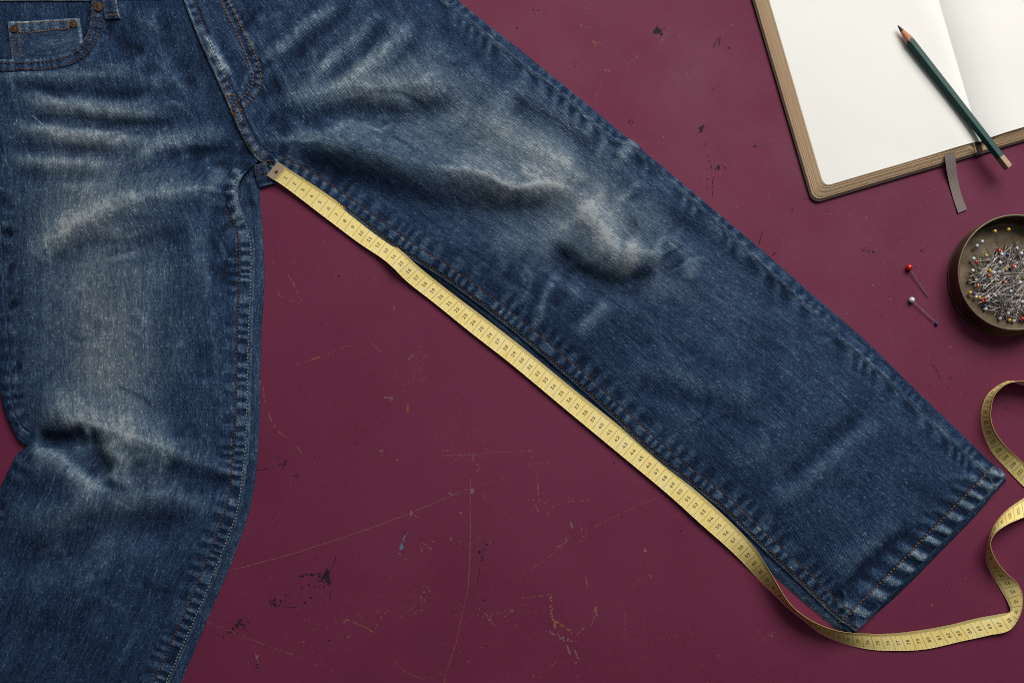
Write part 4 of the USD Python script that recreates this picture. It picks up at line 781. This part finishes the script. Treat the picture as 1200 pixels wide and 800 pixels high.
def page(sideq):
    o = rounded_rect(0, 0, PW, PH, 8, 12, (1, 0, 0, 1)) if sideq == 0 else rounded_rect(PW, 0, 2 * PW, PH, 8, 12, (0, 1, 1, 0))
    poly = Polygon(o); us = np.linspace(o[:, 0].min(), o[:, 0].max(), 96); rows_ = 70; P_, = [[]]
    grid = np.zeros((len(us), rows_, 2))
    for i, u in enumerate(us):
        r = 8.0; d = min(u - us[0] if sideq == 0 else us[-1] - u, r); vlo = r - math.sqrt(max(r*r - (r - d) ** 2, 0)); grid[i, :, 0] = u; grid[i, :, 1] = np.linspace(vlo, PH - vlo, rows_)
    u, v = grid[..., 0], grid[..., 1]; g = np.abs(u - PW)
    if sideq == 0: z = NZ + 1.0 * np.exp(-((g - 26) / 22) ** 2) - 3.2 * np.exp(-(g / 7) ** 1.3) + .25 * noise2(grid, 60, 5)
    else: z = NZ - .3 + 2.6 * np.exp(-((g - 38) / 30) ** 2) - 5.2 * np.exp(-(g / 11) ** 1.2) + .25 * noise2(grid, 60, 6)
    w = world(nb(u, v), z); w2 = world(nb(u, v), z - .35); n0 = u.size; f = grid_faces(*u.shape); r_, c_ = u.shape
    ring = np.concatenate([np.arange(r_) * c_, (r_ - 1) * c_ + np.arange(1, c_), (np.arange(r_ - 2, -1, -1)) * c_ + c_ - 1, np.arange(c_ - 2, 0, -1)])
    vv = np.vstack([w.reshape(-1, 3), w2.reshape(-1, 3)]); ff = np.vstack([f, f[:, ::-1] + n0, np.stack([ring, np.roll(ring, -1), np.roll(ring, -1) + n0, ring + n0], 1)])
    m = trimesh.Trimesh(vv, np.vstack([ff[:, [0, 1, 2]], ff[:, [0, 2, 3]]]), process=False)
    if m.face_normals[:len(f)].mean(0)[2] < 0: m.invert()
    return part(book, 'page', m, 'paper', smooth=40, label='blank left page' if sideq == 0 else 'blank right page')
page(0); page(1)
# ribbon marker
rb = spline(np.array([[*q(a, z), z, *q(b, z), z] for a, b, z in [((1099,160),(1112,158),9), ((1107,184),(1119,182),8.5), ((1109,197),(1121,195),6), ((1112,213),(1123,210),2.5), ((1117,232),(1127,228),1.2), ((1123,249.5),(1133.5,245),1.8)]]), n=70)
uu = np.linspace(0, 1, 7); a, b = rb[:, None, :3], rb[:, None, 3:]; P3 = a * (1 - uu)[None, :, None] + b * uu[None, :, None]
w = world(P3[..., :2], P3[..., 2]); w2 = world(P3[..., :2], P3[..., 2] - .35); vv = np.vstack([w.reshape(-1, 3), w2.reshape(-1, 3)]); r_, c_ = w.shape[:2]; n0 = r_ * c_
ring = np.concatenate([np.arange(r_) * c_, (r_ - 1) * c_ + np.arange(1, c_), (np.arange(r_ - 2, -1, -1)) * c_ + c_ - 1, np.arange(c_ - 2, 0, -1)]); f = grid_faces(r_, c_)
ff = np.vstack([f, f[:, ::-1] + n0, np.stack([ring, np.roll(ring, -1), np.roll(ring, -1) + n0, ring + n0], 1)]); rm = trimesh.Trimesh(vv, np.vstack([ff[:, [0, 1, 2]], ff[:, [0, 2, 3]]]), process=False)
if rm.face_normals[:len(f)].mean(0)[2] < 0: rm.invert()
part(book, 'ribbon_marker', rm, 'ribbon_silk', smooth=True, uv=np.tile(np.stack([np.broadcast_to(uu * 10, (r_, c_)), np.broadcast_to(np.arange(r_)[:, None] * 1., (r_, c_))], -1).reshape(-1, 2), (2, 1)))

# ------------------------------------------------------------------ the pencil
pencil = thing('pencil', 'dark green hexagonal pencil lying across the open notebook', 'pencil')
pz = NZ + 1.0 + 4.2
p0, p1 = world(q((1052, 30), pz - .4)[None], pz - .4)[0], world(q((1182, 197), pz)[None], pz)[0]
axis = p1 - p0; PLEN = np.linalg.norm(axis) * 1000; axis /= np.linalg.norm(axis); sx = np.cross([0, 0, 1], axis); sx /= np.linalg.norm(sx); sz = np.cross(axis, sx)
def placed(m):
    v = np.asarray(m.vertices) / 1000; m = m.copy(); m.vertices = p0 + v[:, :1] * sx + v[:, 1:2] * sz + v[:, 2:] * axis; m.fix_normals(); return m
HR = 4.5
import manifold3d as mf
def hexprism(r, L):
    cs = mf.CrossSection([[(r * math.cos(math.radians(60 * k)), r * math.sin(math.radians(60 * k))) for k in range(6)]]).offset(-.35, mf.JoinType.Round).offset(.35, mf.JoinType.Round, 2, 24)
    return mf.Manifold.extrude(cs, L)
def from_mf(m):
    k = m.to_mesh(); return trimesh.Trimesh(k.vert_properties[:, :3], k.tri_verts, process=False)
CAP = 13.0; CONE = 21.0
cone = mf.Manifold.cylinder(25.0, .62, 5.30, 64); cone2 = mf.Manifold.cylinder(25.0, .58, 5.24, 64)      # the sharpener's cut
far = mf.Manifold.cylinder(PLEN, 20, 20, 16).translate((0, 0, 24.9))
lac = hexprism(HR, PLEN - CAP - 12).translate((0, 0, 12)) ^ (cone2 + far)
wood = (hexprism(HR - .10, 40.) ^ (cone + far)) - mf.Manifold.cylinder(7.0, 20, 20, 32)
part(pencil, 'lacquered_body', placed(from_mf(lac)), 'lacquer_green', smooth=25)
part(pencil, 'sharpened_wood', placed(from_mf(wood)), 'cedar', smooth=25)
part(pencil, 'lead', placed(lathe([(.001, 0), (.35, .15), (.6, .8), (.62 + 4.68 * 7.0 / 25, 7.0), (.001, 7.01)], 24)), 'graphite', smooth=40)
capm = hexprism(HR + .12, CAP - .9)
part(pencil, 'end_cap', placed(from_mf(capm.translate((0, 0, PLEN - CAP)) + hexprism(HR - .35, CAP - .3).translate((0, 0, PLEN - CAP)))), 'pencil_cap', smooth=25)

# ------------------------------------------------------------------ the tin and its pins
TC = q((1190.5, 319), 23) ; TCb = world(TC[None], 0)[0]; TR_, TH = 55.5, 23.0
tin = thing('pin_tin', 'round tarnished bronze tin holding a heap of dressmaking pins', 'tin')
def at_tin(m): m = m.copy(); m.apply_scale(.001); m.apply_translation(TCb); return m
part(tin, 'tin_wall', at_tin(lathe([(TR_ - 2.2, .2), (TR_ + .5, .2), (TR_ + 1.3, .9), (TR_ + 1.3, 2.4), (TR_ + .5, 3.2), (TR_ + .2, TH - 1.4)], 128)), 'old_tin', smooth=35)
part(tin, 'tin_lining', at_tin(lathe([(TR_ - 2.0, TH - 1.4), (TR_ - 2.2, 4.5), (TR_ - 3.4, 2.9), (TR_ - 5, 2.5), (.001, 2.5)], 128)), 'old_tin', smooth=35)
part(tin, 'tin_rim', at_tin(lathe([(TR_ + .2, TH - 1.4), (TR_ + .15, TH - .5), (TR_ - .5, TH), (TR_ - 1.4, TH), (TR_ - 1.95, TH - .5), (TR_ - 2.0, TH - 1.4)], 128)), 'tin_rim', smooth=50)

def build_pin(root, head_mat, length, hr, bead=None, sr=.42):
    """a pin lying along +x from its head at the origin"""
    h = trimesh.creation.icosphere(3, hr / 1000); part(root, 'pin_head', h, head_mat, smooth=True)
    s = tube(np.array([[hr * .6, 0, 0], [length * .5, 0, 0], [length - 3, 0, 0], [length, 0, 0]]) / 1000, np.array([sr, sr, sr, .08]) / 1000, 8); part(root, 'shaft', s, 'steel', smooth=40)
    if bead:
        b = trimesh.creation.icosphere(3, 1.75 / 1000); b.apply_translation((length / 1000, 0, 0)); part(root, 'tip_bead', b, bead, smooth=True, label='dark blue bead on the tip' if bead == 'blue_glass' else 'small dark bead on the tip')
def pose(x, pos, direction):
    d = np.asarray(direction, float); d /= np.linalg.norm(d); y = np.cross([0, 0, 1], d); y /= np.linalg.norm(y); z = np.cross(d, y)
    x.AddTransformOp().Set(Gf.Matrix4d(*d, 0, *y, 0, *z, 0, *map(float, pos), 1))
for name, a, b, hm, hr, bead, lab in (('dressmaking_pin', (1065.5, 313.5), (1088.5, 349.5), 'red_glass', 3.1, 'dark_bead', 'loose steel pin with a red round head lying on the burgundy table'),
                                      ('dressmaking_pin', (1068.5, 351.5), (1097.5, 379), 'white_glass', 2.9, 'blue_glass', 'loose steel pin with a pale bluish white head beside the tin')):
    if bead == 'dark_bead': plain('dark_bead', (.03, .02, .035), .3)
    pa, pb = world(q(a, hr)[None], hr)[0], world(q(b, 1.2)[None], 1.8 if bead == 'blue_glass' else .8)[0]
    x = thing(name, lab, 'pin'); build_pin(x, hm, np.linalg.norm(pb - pa) * 1000, hr, None if bead == 'dark_bead' else bead); pose(x, pa, pb - pa)
COL = {'white': 'white_glass', 'red': 'red_glass', 'yellow': 'yellow_glass', 'blue': 'blue_glass', 'orange': 'orange_glass', 'green': 'green_glass', 'steel': 'steel'}
protos = {}
def tin_pin(color, pos, direction):
    lab = f'{"bare steel pin with a tiny flat head" if color == "steel" else "steel pin with an orange round head" if color == "orange" else "steel pin with a " + color + " round head"} in the heap inside the bronze tin'
    x = thing('dressmaking_pin', lab, 'pin', f'{color} headed pins heaped in the tin')
    pose(x, pos, direction)
    if color not in protos:
        build_pin(x, COL[color], 31., 1.75, sr=.31); protos[color] = x
    else:
        p = x.GetPrim()
        r = stage.GetPrimAtPath('/PinKinds/' + color)
        p.GetReferences().AddInternalReference(r.GetPath()); p.SetInstanceable(True)
UsdGeom.Scope.Define(stage, '/PinKinds')
for c, m in COL.items():
    cl = stage.CreateClassPrim(f'/PinKinds/{c}'); cl.SetTypeName('Xform')
    class Holder:
        def __init__(s, p): s.p = p
        def GetPath(s): return s.p.GetPath()
    build_pin(Holder(cl), m, 31., .75 if c == 'steel' else 1.7, sr=.30); protos[c] = cl
def pin_at(color, head, tip_, zh, zt):
    a = world(q(head, zh)[None], zh)[0]; b = world(q(tip_, zt)[None], zt)[0]; tin_pin(color, a, b - a)
seen = [('yellow', (1166,271), (1172,305), 17, 6), ('yellow', (1182,269), (1196,303), 18, 7), ('white', (1151,283), (1170,312), 11, 7), ('white', (1145,288), (1160,318), 8, 5), ('white', (1141,303), (1165,325), 7, 6),
        ('red', (1144,307), (1178,300), 9, 8), ('white', (1140,317), (1170,336), 6, 6), ('green', (1136,329), (1168,340), 5, 8), ('white', (1144,328), (1176,322), 7, 9), ('orange', (1146,335), (1182,330), 9, 10), ('yellow', (1137,343), (1168,352), 6, 8),
        ('blue', (1141,344), (1174,344), 8, 10), ('white', (1144,348), (1176,360), 6, 8), ('red', (1152,353), (1186,352), 8, 9), ('blue', (1154,358), (1188,364), 6, 8), ('white', (1155,362), (1186,371), 5, 7), ('white', (1172,373), (1160,340), 5, 8),
        ('yellow', (1183,375), (1196,342), 5, 9), ('white', (1188,376), (1210,350), 5, 8), ('red', (1198,373), (1186,340), 6, 9), ('white', (1197,297), (1190,332), 9, 9), ('red', (1171,294), (1186,326), 11, 9), ('white', (1174,298), (1200,320), 12, 9), ('green', (1147,315), (1178,330), 8, 10),
        ('red', (1187,312), (1192,346), 13, 10), ('yellow', (1160,317), (1176,348), 13, 9), ('orange', (1159,323), (1192,326), 12, 11)]
for s_ in seen: pin_at(*s_)
prng = np.random.default_rng(23)
names = list(COL); wts = np.array([.13, .02, .03, .03, .02, .02, .75]); 
for k in range(350):
    th = prng.uniform(0, 2 * math.pi); rr = 4 + 48 * prng.random() ** .55; cx, cy = 1183 + rr * .70 * math.cos(th), 332 + rr * .66 * math.sin(th)
    ang = prng.uniform(0, 2 * math.pi); L = 37.0; lv = 4 + 12 * prng.random() * math.exp(-(rr / 46) ** 2)
    hx, hy = cx + math.cos(ang) * L / 2, cy + math.sin(ang) * L / 2
    if math.hypot(hx - 1190.5, hy - 320) > 56 or math.hypot(2*cx - hx - 1190.5, 2*cy - hy - 320) > 58: continue
    if hy < 285: hx, hy = 2*cx - hx, 2*cy - hy
    inner_h = math.hypot(hx - 1190, hy - 330) < 22
    zh = max(3.9, lv - (2 if inner_h else 0) + prng.uniform(-2.5, 1)); tx, ty = 2*cx - hx, 2*cy - hy; zt = max(3.2, lv + prng.uniform(-1.5, 2.5))
    pin_at(names[prng.choice(7, p=wts)], (hx, hy), (tx, ty), zh, zt)
